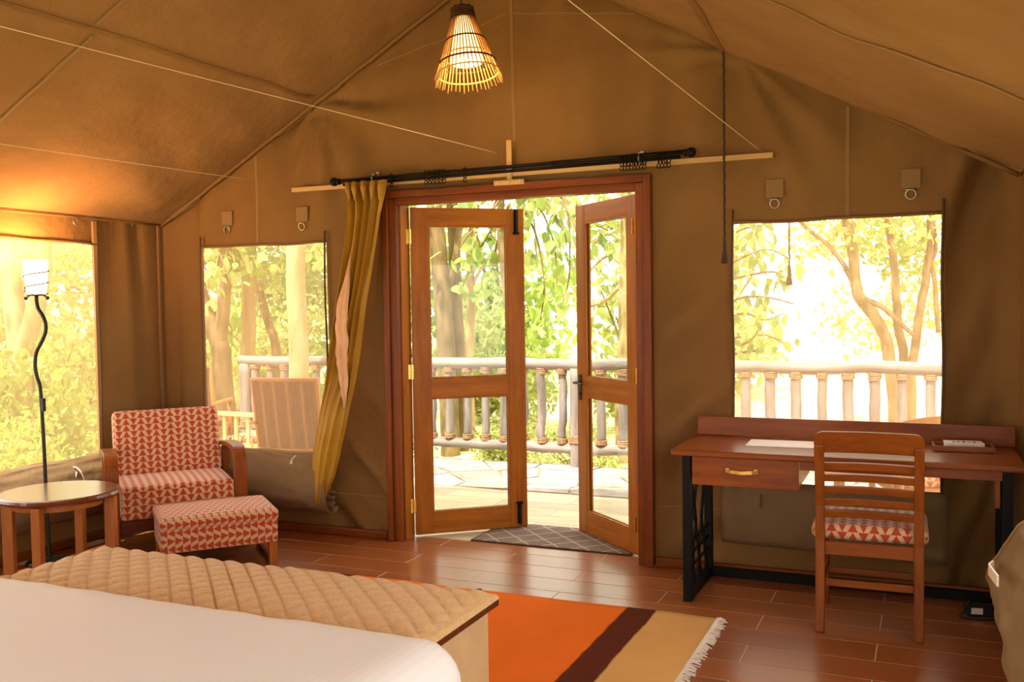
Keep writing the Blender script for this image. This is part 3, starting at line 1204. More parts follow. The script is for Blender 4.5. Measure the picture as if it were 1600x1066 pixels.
def cushion(name, x0, x1, y0, y1, z0, z1, r, mat, parent, bulge=.02, seg=5):
    bm = bmesh.new()
    bmesh.ops.create_cube(bm, size=1)
    for v in bm.verts:
        v.co = Vector(((x0 + x1) / 2 + v.co.x * (x1 - x0), (y0 + y1) / 2 + v.co.y * (y1 - y0), (z0 + z1) / 2 + v.co.z * (z1 - z0)))
    bmesh.ops.bevel(bm, geom=list(bm.edges), offset=r, segments=seg, profile=.5, affect='EDGES')
    bmesh.ops.subdivide_edges(bm, edges=[e for e in bm.edges if e.calc_length() > .12], cuts=6, use_grid_fill=True)
    c = Vector(((x0 + x1) / 2, (y0 + y1) / 2, (z0 + z1) / 2))
    for v in bm.verts:
        a = (v.co.x - c.x) / (x1 - x0) * 2
        b = (v.co.y - c.y) / (y1 - y0) * 2
        e = (v.co.z - c.z) / (z1 - z0) * 2
        v.co.z += bulge * e * max(0, 1 - a * a) * max(0, 1 - b * b)
        v.co += Vector((nz(v.co.x * 7, v.co.y * 7, v.co.z * 7), nz(v.co.x * 7, v.co.y * 7, 5 + v.co.z * 7), 0)) * .002
    me = bpy.data.meshes.new(name)
    bm.normal_update()
    bm.to_mesh(me)
    bm.free()
    return new_obj(name, me, mat, parent, True, True)


cushion('seat_cushion', -.240, .240, -.192, .235, .402, .466, .026, 'tri', ch, .012)

# ------------------------------------------------------------------ armchair, ottoman, side table, floor lamp
ac = thing('armchair', 'low armchair with bent wood arms and red triangle print cushions', 'armchair', (-2.03, -.585, 0), R(49.6))
seatc = cushion('seat_cushion', -.318, .318, -.285, .21, .235, .428, .022, 'tri', ac, .012)
bk = cushion('back_cushion', -.320, .320, -.065, .065, 0, .415, .026, 'tri', ac, 0)
bk.location = (0, .235, .405); bk.rotation_euler = (R(-17), 0, 0)
for s in (-1, 1):
    P = [(s * .362, -.225, 0), (s * .362, -.235, .25), (s * .362, -.240, .46)]
    for i in range(1, 8):
        t = i / 8 * math.pi / 2
        P.append((s * .362, -.240 + .10 * (1 - math.cos(t)), .50 + .10 * math.sin(t)))
    P += [(s * .362, -.12, .602), (s * .362, .05, .598), (s * .362, .28, .575)]
    m = MB(); m.board(P, (1, 0, 0), .078, .030)
    m.build('arm', 'chairZ', ac, bevel=.005)
    m = MB(); m.board([(s * .362, .30, 0), (s * .362, .285, .30), (s * .362, .275, .56)], (1, 0, 0), .050, .034)
    m.build('rear_leg', 'chairZ', ac, bevel=.004)
    m = MB(); m.box(s * .335 - .011, s * .335 + .011, -.22, .27, .160, .225); m.build('side_rail', 'darkwoodY', ac, bevel=.003)
m = MB(); m.box(-.322, .322, -.235, -.212, .155, .225); m.build('front_rail', 'darkwoodX', ac, bevel=.003)
m = MB(); m.box(-.322, .322, .245, .268, .155, .225); m.build('back_rail', 'darkwoodX', ac, bevel=.003)
m = MB(); m.box(-.322, .322, -.21, .244, .205, .228); m.build('seat_board', 'darkwoodX', ac)

ot = thing('ottoman', 'red triangle print upholstered footstool with short wooden legs', 'footstool', (-1.519, -.808, 0), R(48.8))
cushion('upholstered_box', -.312, .312, -.222, .222, .130, .262, .014, 'tri_side', ot, 0)
cushion('padded_top', -.318, .318, -.230, .230, .254, .322, .024, 'tri_side', ot, .012)
for sx in (-1, 1):
    for sy in (-1, 1):
        m = MB(); m.box(sx * .285 - .022, sx * .285 + .022, sy * .195 - .022, sy * .195 + .022, 0, .130)
        m.build('leg', 'tableZ', ot, bevel=.003)
    m = MB(); m.box(sx * .285 - .012, sx * .285 + .012, -.173, .173, .0, .035); m.build('floor_runner', 'darkwoodY', ot, bevel=.003)

tb = thing('side_table', 'round side table with glossy dark top and four square legs', 'table', (-2.0, -1.45, 0), R(20))
m = MB()
m.lathe([(0, .466), (.285, .466), (.300, .474), (.306, .484), (.300, .497), (.288, .502), (0, .502)], 56)
m.build('table_top', 'tabletopX', tb, smooth=False, bevel=0)
m = MB()
m.lathe([(.205, .43), (.232, .43), (.232, .466), (.205, .466), (.205, .43)], 40)
m.build('apron', 'tableX', tb)
for k in range(4):
    a = R(6.5 + 90 * k)
    lg = MB(); lg.box(-.028, .028, -.022, .022, 0, .466)
    o = lg.build('leg', 'tableZ', tb, bevel=.003)
    o.location = (.266 * math.cos(a), .266 * math.sin(a), 0)
    o.rotation_euler = (0, 0, a)

LY = -1.16
lb = at(78, 880, LY); lb.z = 0
fl = thing('floor_lamp', 'dark wavy iron floor lamp with lit white glass shade', 'lamp', (lb.x, LY, 0))
def lp(u, v):
    p = at(u, v, LY)
    return Vector((p.x - lb.x, 0, p.z))


ctrl = [(0, 0, 0), (0, 0, .03)] + [lp(u, v) for u, v in ((76, 840), (73, 790), (71, 748), (69, 705), (66.5, 660), (64.5, 628), (62.5, 604), (57.5, 588), (54.8, 572), (56.5, 552), (63, 538), (70.3, 522), (71.5, 508), (67, 494), (60, 483), (57.3, 472), (57, 463))]
def smooth_path(P, k=4):
    P = [Vector(p) for p in P]
    out = []
    for i in range(len(P) - 1):
        p0, p1, p2, p3 = P[max(i - 1, 0)], P[i], P[i + 1], P[min(i + 2, len(P) - 1)]
        for j in range(k):
            t = j / k
            out.append(.5 * ((2 * p1) + (p2 - p0) * t + (2 * p0 - 5 * p1 + 4 * p2 - p3) * t * t + (3 * p1 - p0 - 3 * p2 + p3) * t ** 3))
    out.append(P[-1])
    return out


m = MB(); m.tube(smooth_path(ctrl), .0105, 10); m.build('pole', 'iron', fl, smooth=True)
m = MB(); m.lathe([(0, 0), (.125, 0), (.13, .006), (.12, .016), (.02, .026), (0, .028)], 28); m.build('base', 'iron', fl, smooth=True)
sp = lp(64.5, 628)
m = MB(); m.box(sp.x + .004, sp.x + .026, -.010, .010, sp.z - .055, sp.z + .022); m.build('switch', 'plastic', fl, bevel=.004)
tp = lp(57, 462)
m = MB()
for s in (-1, 1):
    m.tube(smooth_path([(tp.x, 0, tp.z), (tp.x + s * .045, 0, tp.z + .004), (tp.x + s * .085, 0, tp.z - .014)]), .005, 8)
    m.lathe([(0, -.011), (.008, -.008), (.011, 0), (.008, .008), (0, .011)], 12, (tp.x + s * .087, 0, tp.z - .015))
m.lathe([(0, -.004), (.052, -.004), (.052, .002), (0, .002)], 20, (tp.x, 0, tp.z + .004))
m.build('cross_arm', 'iron', fl, smooth=True)
m = MB()
m.lathe([(.050, .004), (.056, .05), (.062, .12), (.068, .200), (.064, .200), (.058, .12), (.052, .05), (.046, .008), (0, .008)], 32, (tp.x, 0, tp.z + .004))
m.build('shade', 'shade', fl, smooth=True)
m = MB()
P = []
for i in range(70):
    t = i / 69
    a = 2 * math.pi * 2.3 * t + .6
    rr_ = .056 + .012 * t + .003
    P.append((tp.x + rr_ * math.cos(a), rr_ * math.sin(a), tp.z + .008 + .150 * t))
m.tube(P, .0028, 6); m.build('spiral_wire', 'iron', fl, smooth=True)
ld = bpy.data.lights.new('floor_lamp_light', 'POINT'); ld.energy = 40; ld.color = (1, .52, .22); ld.shadow_soft_size = .05
lo = bpy.data.objects.new('floor_lamp_light', ld); COL.objects.link(lo); lo.parent = fl; lo.location = (tp.x, 0, tp.z + .215)

# ------------------------------------------------------------------ pendant lamp of cane sticks
PZ = 2.99
pn = thing('pendant_lamp', 'cone shaped cane pendant lamp glowing under the tent ridge', 'lamp', (0, -.585, PZ), rot=(R(-4), R(-7), 0))
m = MB(); m.tube([(0, 0, .0), (-.02, .02, .25), (-.062, .036, .486)], .005, 8); m.build('cord', 'cordd', pn, smooth=True)
m = MB()
for k in range(7):
    m.ring((0, 0, -.004 - k * .0085), (.03 * math.sin(k * 2), .03 * math.cos(k), 1), .054 + .0012 * k + .003 * math.sin(k * 2.2), .0062, 26, 6)
for k in range(9):
    a = k * .7
    m.tube([(.055 * math.cos(a), .055 * math.sin(a), -.055), (.058 * math.cos(a + .3), .058 * math.sin(a + .3), .004)], .004, 5)
m.lathe([(0, .004), (.052, .002), (.054, -.004)], 20)
m.build('collar', 'twine', pn, smooth=True)
m = MB()
NS = 46
for k in range(NS):
    a = 2 * math.pi * k / NS
    j = rr.uniform(-.004, .004)
    e = -.385 + rr.uniform(-.010, .008)
    r1 = .176 + j
    m.tube([(.054 * math.cos(a), .054 * math.sin(a), -.04), (.115 * math.cos(a), .115 * math.sin(a), -.215), (r1 * math.cos(a), r1 * math.sin(a), e)], .0036, 6)
m.build('cane_sticks', 'rattan', pn, smooth=True)
for z, r0, tk, mt in ((-.175, .106, .0042, 'twine'), (-.290, .146, .0050, 'twine'), (-.345, .160, .0042, 'rattan'), (-.255, .122, .004, 'rattan')):
    m = MB(); m.ring((0, 0, z), (0, 0, 1), r0, tk, 40, 6); m.build('binding_ring', mt, pn, smooth=True)
m = MB()
m.lathe([(.036, -.05), (.055, -.12), (.082, -.24), (.088, -.285), (.080, -.288), (.0, -.27)], 28)
m.build('inner_shade', 'bulb', pn, smooth=True)
ld = bpy.data.lights.new('pendant_light', 'POINT'); ld.energy = 7; ld.color = (1, .60, .27); ld.shadow_soft_size = .07
lo = bpy.data.objects.new('pendant_light', ld); COL.objects.link(lo); lo.parent = pn; lo.location = (0, 0, -.335)

# ------------------------------------------------------------------ unseen lamps and cabinets added by the bed head to brighten the interior
def bedside(x, label):
    st = thing('added_bedside_cabinet', 'added unseen wooden cabinet at the head of the bed on the ' + label, 'cabinet', (x, -5.75, 0))
    m = MB(); m.box(-.20, .20, -.18, .18, .04, .52); m.build('body', 'deskX', st, bevel=.004)
    m = MB(); m.box(-.22, .22, -.20, .20, .521, .548); m.build('top', 'deskX', st, bevel=.006)
    m = MB(); m.box(-.18, .18, .181, .195, .30, .50); d = m.build('drawer', 'deskX', st, bevel=.003)
    m = MB(); m.box(-.05, .05, .196, .210, .39, .405); m.build('handle', 'brass', d)
    for sx in (-1, 1):
        for sy in (-1, 1):
            m = MB(); m.box(sx * .17 - .02, sx * .17 + .02, sy * .15 - .02, sy * .15 + .02, 0, .039); m.build('foot', 'deskZ', st)
    t = thing('added_bedside_lamp', 'added unseen lamp with fabric shade on the ' + label + ' cabinet', 'lamp', (x, -5.75, .549))
    m = MB(); m.lathe([(0, 0), (.075, 0), (.08, .012), (.03, .03), (.018, .08), (.03, .15), (.016, .22), (.012, .27), (0, .27)], 24); m.build('base', 'brass', t, smooth=True)
    m = MB(); m.lathe([(.17, .24), (.11, .46), (.106, .46), (.166, .24)], 32); m.build('shade', 'added_lampcloth', t, smooth=True)
    ld = bpy.data.lights.new('added_bedside_light', 'POINT'); ld.energy = ADDED_BEDSIDE_W; ld.color = (1, .66, .40); ld.shadow_soft_size = .06
    lo = bpy.data.objects.new('added_bedside_light', ld); COL.objects.link(lo); lo.parent = t; lo.location = (0, 0, .36)


bedside(-1.45, 'far side')
bedside(1.45, 'near side')

# ------------------------------------------------------------------ blanket box, bed, rug, door mat
bn = thing('blanket_box', 'beige quilted top blanket box at the foot of the bed', 'bench', (.02, -2.50, 0))
def quilt(x, y):
    a = ((x + y) / .093) % 1.0
    b = ((x - y) / .093) % 1.0
    h = (abs(math.sin(math.pi * a)) * abs(math.sin(math.pi * b))) ** .30
    return h


BX0, BX1, BY0, BY1 = -.875, .895, -.275, .275
def lid(x, y):
    ex = min(x - BX0, BX1 - x); ey = min(y - BY0, BY1 - y)
    e = min(ex, ey)
    dome = .020 * sm(0, .16, e)
    fade = sm(.012, .05, e)
    return (x, y, .474 + .018 * math.sqrt(max(0, 1 - (1 - min(1, e / .02)) ** 2)) + dome + .015 * quilt(x, y) * fade)


qx = lines(BX0, BX1, .0066); qy = lines(BY0, BY1, .0066)
me = grid_mesh('quilted_top', qx, qy, lid)
new_obj('quilted_top', me, 'quilt', bn, True)
m = MB(); m.box(BX0 + .002, BX1 - .002, BY0 + .002, BY1 - .002, .452, .474); m.build('lid_board', 'darkwoodX', bn)
m = MB(); m.box(BX0 + .030, BX1 - .030, BY0 + .025, BY1 - .025, .0, .452); m.build('box_body', 'benchside', bn, bevel=.006)
m = MB()
m.lathe([(0, .004), (.007, .003), (.009, 0)], 10, (BX1 - .06, BY1 - .030, .505)); m.build('stud', 'iron', bn)

bed = thing('bed', 'bed with white striped cotton cover in front of the blanket box', 'bed', (.03, -3.95, 0))
bx, by, bz = 1.10, 1.105, .595
def bedpt(a, b):
    # a, b in [-1, 1]: a rounded slab whose sides fall to the floor
    def prof(t, half):
        s = 1 if t >= 0 else -1
        t = abs(t)
        if t < .72:
            return s * t / .72 * (half - .14), 0.
        q = (t - .72) / .28
        if q < .5:
            an = q / .5 * math.pi / 2
            return s * (half - .14 + .14 * math.sin(an)), .14 * (1 - math.cos(an))
        return s * (half + .01 * (q - .5)), .14 + (q - .5) / .5 * .38
    x, dx = prof(a, bx)
    y, dy = prof(b, by)
    z = bz - max(dx, dy) - .35 * min(dx, dy) * 0
    if dx > 0 and dy > 0:
        z = bz - math.hypot(min(dx, .14), min(dy, .14)) * .9 - max(0, max(dx, dy) - .14)
        k = min(1, min(dx, dy) / .14)
        x -= math.copysign(.055 * k, x); y -= math.copysign(.055 * k, y)
    z += .006 * nz(x * 3, y * 3, 2) + .004 * nz(x * 9, y * 5, 7)
    x += .006 * nz(x * 5, y * 5, z * 3)
    return (x, y, max(.06, z))


g = lines(-1, 1, .02)
me = grid_mesh('bed_cover', g, g, bedpt)
new_obj('bed_cover', me, 'sheet', bed, True)
m = MB(); m.box(-1.02, 1.02, -1.02, 1.02, 0, .12); m.build('bed_base', 'darkwoodX', bed)

RGX = .17
rug = thing('rug', 'orange woven rug with maroon and tan end stripes and white fringe', 'rug', (RGX, -1.53, .001))
me = grid_mesh('rug_weave', lines(-1.175, 1.175, .04), lines(-.76, .76, .05), lambda x, y: (x, y + .004 * math.sin(x * 9), .007 + .002 * nz(x * 4, y * 4, 1)))
o = new_obj('rug_weave', me, 'rug', rug, True)
md = o.modifiers.new('thick', 'SOLIDIFY'); md.thickness = .006; md.offset = -1
m = MB()
for s in (-1, 1):
    for k in range(150):
        y = -.755 + 1.51 * k / 149
        e = rr.uniform(.035, .060)
        dy = rr.uniform(-.010, .010)
        m.tube([(s * 1.172, y, .006), (s * (1.172 + e * .5), y + dy * .4, .007 + rr.uniform(0, .006)), (s * (1.172 + e), y + dy, .004)], [.0042, .0036, .0028], 4)
tag(m.build('fringe', 'white', rug), kind='stuff')

dm = thing('door_mat', 'grey textured door mat with diamond lines just outside the doors', 'mat', (.15, .40, -.003))
m = MB(); m.box(-.50, .50, -.245, .245, 0, .012)
o = m.build('mat_pile', 'mat', dm, bevel=.003)
m = MB()
for q in ((-.512, .512, -.256, -.246), (-.512, .512, .246, .256), (-.512, -.501, -.246, .246), (.501, .512, -.246, .246)):
    m.box(q[0], q[1], q[2], q[3], 0, .010)
m.build('mat_border', 'twine', dm)

# ------------------------------------------------------------------ curtain rod, batten, bracket, curtain
bt = tag(MB().add([], []).box(-1.512, 1.487, -.026, .004, 2.188, 2.216).build('wall_batten', 'creamX', bevel=.002), 'long cream timber batten on the canvas above the doors', 'batten')
br = thing('tent_bracket', 'cream metal tee bracket screwed above the middle of the doors', 'bracket', (.011, -.03, 2.14))
m = MB(); m.box(-.016, .016, -.004, .004, .0, .255); m.build('upright', 'creamZ', br, bevel=.001)
m = MB(); m.box(-.095, .095, -.012, -.002, -.002, .028); pl = m.build('plate', 'creamX', br, bevel=.002)
for x in (-.07, 0, .07):
    m = MB(); m.lathe([(0, .006), (.006, .004), (.007, 0)], 10)
    o = m.build('screw', 'steel', pl); o.location = (x, -.012, .013); o.rotation_euler = (R(90), 0, 0)

RZ, RY = 2.222, -.095
rod = thing('curtain_rod', 'black metal curtain rod with ball ends above the doors', 'curtain rod', (0, RY, RZ))
m = MB(); m.tube([(-1.10, 0, .002), (1.04, 0, .018)], .0105, 12); m.build('pole', 'black', rod, smooth=True)
m = MB(); m.tube([(-1.08, .012, -.020), (1.02, .012, -.004)], .0095, 12); m.build('pole', 'black', rod, smooth=True)
m = MB(); m.tube([(.30, -.0, .0125), (1.04, 0, .0185)], .0125, 12); m.build('sleeve', 'black', rod, smooth=True)
for s, z in ((-1, .0), (1, .014)):
    m = MB()
    x = -1.10 if s < 0 else 1.04
    m.tube([(x, 0, z), (x + s * .018, 0, z)], .019, 12)
    for i in range(1):
        c = (x + s * .040, 0, z)
        vs = MB()
        bmx = bmesh.new(); bmesh.ops.create_uvsphere(bmx, u_segments=16, v_segments=10, radius=.027)
        m.add([tuple(v.co + Vector(c)) for v in bmx.verts], [tuple(v.index for v in f.verts) for f in bmx.faces]); bmx.free()
    m.build('finial', 'black', rod, smooth=True)
for x in (-.86, .80):
    m = MB()
    m.box(x - .010, x + .010, .050, .094, -.020, .048)
    m.box(x - .008, x + .008, .0, .052, .020, .034)
    m.ring((x, 0, .004), (1, 0, 0), .019, .004, 14, 6)
    m.build('rod_bracket', 'steel', rod)
for x in [-.735] + [-.50 + i * .024 for i in range(6)] + [-.245] + [.70 + i * .018 for i in range(8)] + [.905 + i * .018 for i in range(4)]:
    m = MB()
    m.ring((x, .004, -.004), (1, .2 * math.sin(x * 50), 0), .030, .0030, 16, 5)
    m.ring((x, .004, -.045), (.3, 1, 0), .012, .0026, 12, 5)
    m.build('curtain_ring', 'black', rod, smooth=True)

CT = [(2.207, -1.045, -.745), (2.12, -1.03, -.76), (2.0, -1.03, -.795), (1.84, -1.05, -.825), (1.65, -1.09, -.865), (1.45, -1.13, -.913), (1.13, -1.19, -.975), (.95, -1.23, -1.01), (.81, -1.268, -1.05), (.66, -1.30, -1.09), (.51, -1.335, -1.13), (.40, -1.335, -1.165), (.30, -1.315, -1.215), (.22, -1.295, -1.262)]
def ct(z):
    for (a, l0, r0), (b, l1, r1) in zip(CT, CT[1:]):
        if z >= b:
            t = (a - z) / (a - b)
            return l0 + (l1 - l0) * t, r0 + (r1 - r0) * t
    return CT[-1][1:]


cu = thing('curtain', 'mustard yellow curtain gathered and pulled aside beside the doors', 'curtain', (-1.0, -.10, 0))
def curt(s, z, off=0.):
    l, r = ct(z)
    top = sm(2.0, 2.2, z)
    amp = .024 + .014 * top
    amp *= .22 + .78 * sm(.75, 1.35, z)
    ph = s * 2 * math.pi * 4.6 + .6 * math.sin(z * 2.2) + 1.0 * nz(s * 3, z * 1.0, 3)
    y = -.020 - amp * (math.sin(ph) + .25 * math.sin(2.3 * ph + z * 3)) + .012 * nz(s * 5, z * 3, 6)
    x = l + (r - l) * (s + .018 * math.sin(ph + 1.2))
    y -= .045 * sm(1.3, .6, z) * math.sin(math.pi * s)
    return (x + 1.0, min(.055, y) + off, z)


me = grid_mesh('curtain_cloth', lines(0, 1, 1 / 110), lines(.22, 2.207, .025), lambda s, z: curt(s, z))
o = new_obj('curtain_cloth', me, 'curtain', cu, True)
def lining(s_, z):
    k = [(1.80, .33, .0), (1.62, .30, .10), (1.45, .28, .19), (1.25, .42, .22), (1.10, .56, .20), (.95, .76, .13), (.83, .90, .03)]
    for (z1, c1_, h1), (z2, c2_, h2) in zip(k, k[1:]):
        if z >= z2:
            t = (z1 - z) / (z1 - z2)
            c_, h_ = c1_ + (c2_ - c1_) * t, h1 + (h2 - h1) * t
            break
    q = curt(c_ + (s_ - .5) * 2 * h_, z)
    yb = min(curt(c_ + d_ * h_, z)[1] for d_ in (-1, -.5, 0, .5, 1))
    return (q[0], yb - .006 - .012 * math.sin(math.pi * s_) + .004 * math.sin(s_ * 9 + z * 2), z)


me = grid_mesh('lining', lines(0, 1, 1 / 12), lines(.835, 1.795, .03), lining)
tag(new_obj('lining', me, 'lining', cu, True), 'pale pink lining')
for i in range(5):
    s = .12 + .19 * i
    P = [Vector(curt(s, z)) + Vector((0, -.012, 0)) for z in (2.205, 2.16, 2.12, 2.09)]
    m = MB(); m.tube(P, [.012, .019, .011, .005], 8, flat=.8)
    m.build('pinch_pleat', 'curtain', cu, smooth=True)

# ------------------------------------------------------------------ rolled canvas flaps
def roll(name, label, o, along, out, s0, s1, sect, seed=0, end=(1., 1.), n_along=34):
    """bundle of slack canvas lying against a wall; sect lists (distance from wall, height)"""
    o, along, out = Vector(o), Vector(along), Vector(out)
    base = o + along * s0
    root = thing(name, label, 'canvas flap', (base.x, base.y, 0))
    S = smooth_path([Vector((a_, b_, 0)) for a_, b_ in sect], 5)
    n = len(S)
    zc = sum(p_.y for p_ in S) / n

    def pt(f, j, k=1.):
        q = S[j]
        lift = 1 + .10 * nz(f * 4, 1, seed) + .06 * nz(f * 11, j * .25, seed)
        e = sm(.80, 1., f)
        d = (q.x - .05) * (1 + (end[0] - 1) * e) * lift * k + .05 * k + .012 * nz(f * 9, j * .35, seed + 5)
        z = zc + (q.y - zc) * (1 + (end[1] - 1) * e) * k * (1 + .04 * nz(f * 6, 3, seed)) + .012 * nz(f * 5, 2, seed + 9)
        p_ = along * ((s1 - s0) * f) + out * max(.006, d)
        return (p_.x, p_.y, z)
    m = MB()
    vs = [pt(i / (n_along - 1), j) for i in range(n_along) for j in range(n)]
    m.add(vs, [(i * n + j, i * n + j + 1, (i + 1) * n + j + 1, (i + 1) * n + j) for i in range(n_along - 1) for j in range(n - 1)])
    ob = m.build('canvas_bundle', 'flap', root, smooth=True)
    md = ob.modifiers.new('cloth', 'SOLIDIFY'); md.thickness = .006
    for k in (.80, .58, .36):                       # inner layers showing at the open end
        m = MB()
        vs = [pt(f, j, k) for f in (.84, .90, .985) for j in range(n)]
        m.add(vs, [(i * n + j, i * n + j + 1, (i + 1) * n + j + 1, (i + 1) * n + j) for i in range(2) for j in range(n - 1)])
        oo = m.build('inner_fold', 'flap', root, smooth=True)
        md = oo.modifiers.new('cloth', 'SOLIDIFY'); md.thickness = .004
    m = MB()                                        # bound hem round the open end
    m.tube([pt(1., j) for j in range(n)], .005, 6)
    m.build('hem', 'seam', root, smooth=True)
    return root, base


r1, c1 = roll('rolled_flap', 'loosely rolled khaki canvas flap hanging under the mesh window beside the curtain', (0, 0, 0), (1, 0, 0), (0, -1, 0), -2.30, -1.225,
     [(.008, .525), (.04, .515), (.07, .495), (.125, .43), (.150, .33), (.135, .23), (.085, .165), (.03, .160), (.008, .19)], 3, (1.1, 1.05))
m = MB()
x = -1.515 - c1.x
m.tube(smooth_path([(x + .01, -.055, .50), (x, -.085, .478), (x - .008, -.098, .45), (x - .03, -.105, .40), (x - .036, -.10, .375)]), .004, 6)
m.tube(smooth_path([(x, -.088, .478), (x + .012, -.100, .44), (x - .005, -.106, .41)]), .004, 6)
m.ring((x + .006, -.094, .46), (1, .2, 0), .012, .0035, 12, 5)
m.build('tie_cord', 'cordw', r1, smooth=True)
r2, c2 = roll('rolled_flap', 'rolled khaki canvas flap behind the side table and floor lamp', (-HALF, 0, 0), (0, 1, 0), (1, 0, 0), -2.40, -.50,
     [(.008, .545), (.03, .535), (.06, .50), (.105, .43), (.125, .34), (.11, .25), (.07, .19), (.03, .17), (.008, .19)], 8, (.8, 1.))
m = MB()
yy = -.86 - c2.y
m.ring((.075, yy, .40), (.2, 1, 0), .10, .004, 22, 5); m.tube([(.09, yy, .47), (.095, yy - .02, .42), (.09, yy + .01, .36)], .004, 6)
m.build('tie_cord', 'cordw', r2, smooth=True)
r3, c3 = roll('rolled_flap', 'bulging khaki canvas flap with a strap beside the end of the desk', (HALF, 0, 0), (0, 1, 0), (-1, 0, 0), -2.9, -1.18,
     [(.008, .655), (.04, .650), (.085, .625), (.125, .56), (.178, .47), (.190, .42), (.165, .35), (.105, .25), (.05, .17), (.008, .15)], 14, (1.0, 1.))
m = MB()
m.board([(2.440 - c3.x, -1.32 - c3.y, .50), (2.425 - c3.x, -1.40 - c3.y, .51), (2.418 - c3.x, -1.50 - c3.y, .53), (2.43 - c3.x, -1.75 - c3.y, .56)], (0, 0, 1), .036, .006)
m.build('strap', 'cordw', r3)

ff = thing('canvas_flap', 'flat khaki canvas flap hanging on the wall under the desk', 'canvas flap', (1.765, -.035, 0))
me = grid_mesh('flap_cloth', lines(-.545, .545, .04), lines(.175, .50, .03), lambda x, z: (x, -.012 - .018 * math.sin(math.pi * (z - .175) / .325) - .012 * nz(x * 3, z * 4, 4) + .004, z - .02 * (x + .5) * (z < .2)))
o = new_obj('flap_cloth', me, 'flap', ff, True)
md = o.modifiers.new('cloth', 'SOLIDIFY'); md.thickness = .008
m = MB(); m.box(-.375, -.340, -.050, -.040, .375, .455); m.build('strap', 'flap', ff, bevel=.002)

# ------------------------------------------------------------------ cords
def cord(name, label, a, b, rad, sagz, mat):
    a, b = Vector(a), Vector(b)
    m = MB()
    m.tube([a.lerp(b, i / 24) + Vector((0, 0, -sagz * math.sin(math.pi * i / 24))) for i in range(25)], rad, 6)
    return tag(m.build(name, mat, smooth=True), label, 'cord')


cord('guy_cord', 'thin white cord stretched from above the doors across the tent roof', (-.065, .0, 2.328), at(0, 41, -2.2) , .0019, .0, 'cordw')
cord('guy_cord', 'thin white cord running low along the roof above the armchair', (-1.836, .0, 2.287), at(0, 225, -1.75), .0015, .0, 'cordw')
cord('guy_cord', 'thin white cord from the batten end up to the roof by the pull rope', (1.427, -.01, 2.225), at(888, 0, -1.9) + (at(888, 0, -1.9) - Vector((1.427, 0, 2.225))) * .12, .0018, .0, 'cordw')


def pull(name, label, x, y, z0, z1, r_):
    t = thing(name, label, 'cord', (x, y, z0))
    m = MB()
    P = []
    for i in range(int((z1 - z0) / .012)):
        P.append((.0012 * math.cos(i * 1.3), .0012 * math.sin(i * 1.3), .09 + i * .012))
    P = [p for p in P if p[2] < z1 - z0]
    m.tube(P, [r_ * (1 + .22 * (i % 2)) for i in range(len(P))], 6)
    m.build('rope', 'cordd', t, smooth=True)
    m = MB(); m.lathe([(0, .115), (.007, .11), (.009, .09), (.008, .07), (.015, .03), (.019, 0), (0, 0)], 12); m.build('tassel', 'cordd', t, smooth=True)
    return t


pull('pull_rope', 'dark pull rope with tassel hanging from the roof beside the desk window', 1.273, -.20, 1.645, roof_pt(1.273, -.20).z, .0055)
pull('pull_rope', 'dark tasselled rope hanging outside the mesh window above the desk', 1.525, .30, 1.535, roof_pt(1.525, .30).z, .004)

jb = thing('power_box', 'small dark box with white label and cable on the floor under the desk', 'box', (2.45, -.27, 0), R(14))
m = MB(); m.box(-.07, .07, -.035, .035, 0, .045); m.build('case', 'plastic', jb, bevel=.004)
m = MB(); m.box(-.055, -.005, -.0365, -.0352, .012, .04); m.build('label_plate', 'white', jb)
m = MB(); m.tube(smooth_path([(-.05, -.02, .045), (-.06, -.03, .07), (-.09, -.05, .03), (-.11, -.06, .006), (-.05, -.09, .005), (.03, -.08, .005)]), .004, 6); m.build('cable', 'plastic', jb, smooth=True)

# ------------------------------------------------------------------ veranda: log railing, post, seats
RYL = 2.88
rail = thing('log_railing', 'weathered log railing with rope lashed balusters along the veranda edge', 'railing', (0, RYL, 0))
def logpath(a, b, n, w):
    a, b = Vector(a), Vector(b)
    return [a.lerp(b, i / n) + Vector((0, w * nz(i * .7, a.z * 3, 1), w * nz(i * .6, 4, a.x))) for i in range(n + 1)]


m = MB(); m.tube(logpath((-4.36, 0, .905), (4.3, 0, .915), 44, .018), [.052 + .005 * nz(i * .5, 2) for i in range(45)], 14); m.build('top_rail', 'logX', rail, smooth=True)
m = MB(); m.tube(logpath((-4.30, 0, .165), (4.3, 0, .150), 44, .022), [.048 + .006 * nz(i * .6, 5) for i in range(45)], 14); m.build('bottom_rail', 'logX', rail, smooth=True)
bxs = [-4.16 + .1875 * k for k in range(19)] + [-.42, -.215, -.005, .20, .415, .625, .835, 1.035, 1.235, 1.435, 1.632, 1.83, 2.03, 2.23, 2.43, 2.63, 2.83, 3.04, 3.24, 3.45, 3.66]
for i, x in enumerate(bxs):
    rr2 = random.Random(i)
    w = .034 if i in (16, 17, 18) else .012
    rb = rr2.uniform(.036, .046)
    P = [(x + w * nz(z * 5, i * 3.1, 1), w * nz(z * 5, i * 3.1, 9), z) for z in lines(.205, .865, .066)]
    m = MB(); m.tube(P, [rb * (1 + .10 * nz(k * .8, i)) for k in range(len(P))], 10)
    b = m.build('baluster', 'logZ', rail, smooth=True)
    for z in (.845, .225):
        m = MB()
        for k in range(4):
            m.ring((x, 0, z - .020 + k * .0125), (.1 * math.sin(i + k), .1 * math.cos(i * 2 + k), 1), rb + .007, .0068, 14, 5)
        m.build('rope_lashing', 'rope', b, smooth=True)
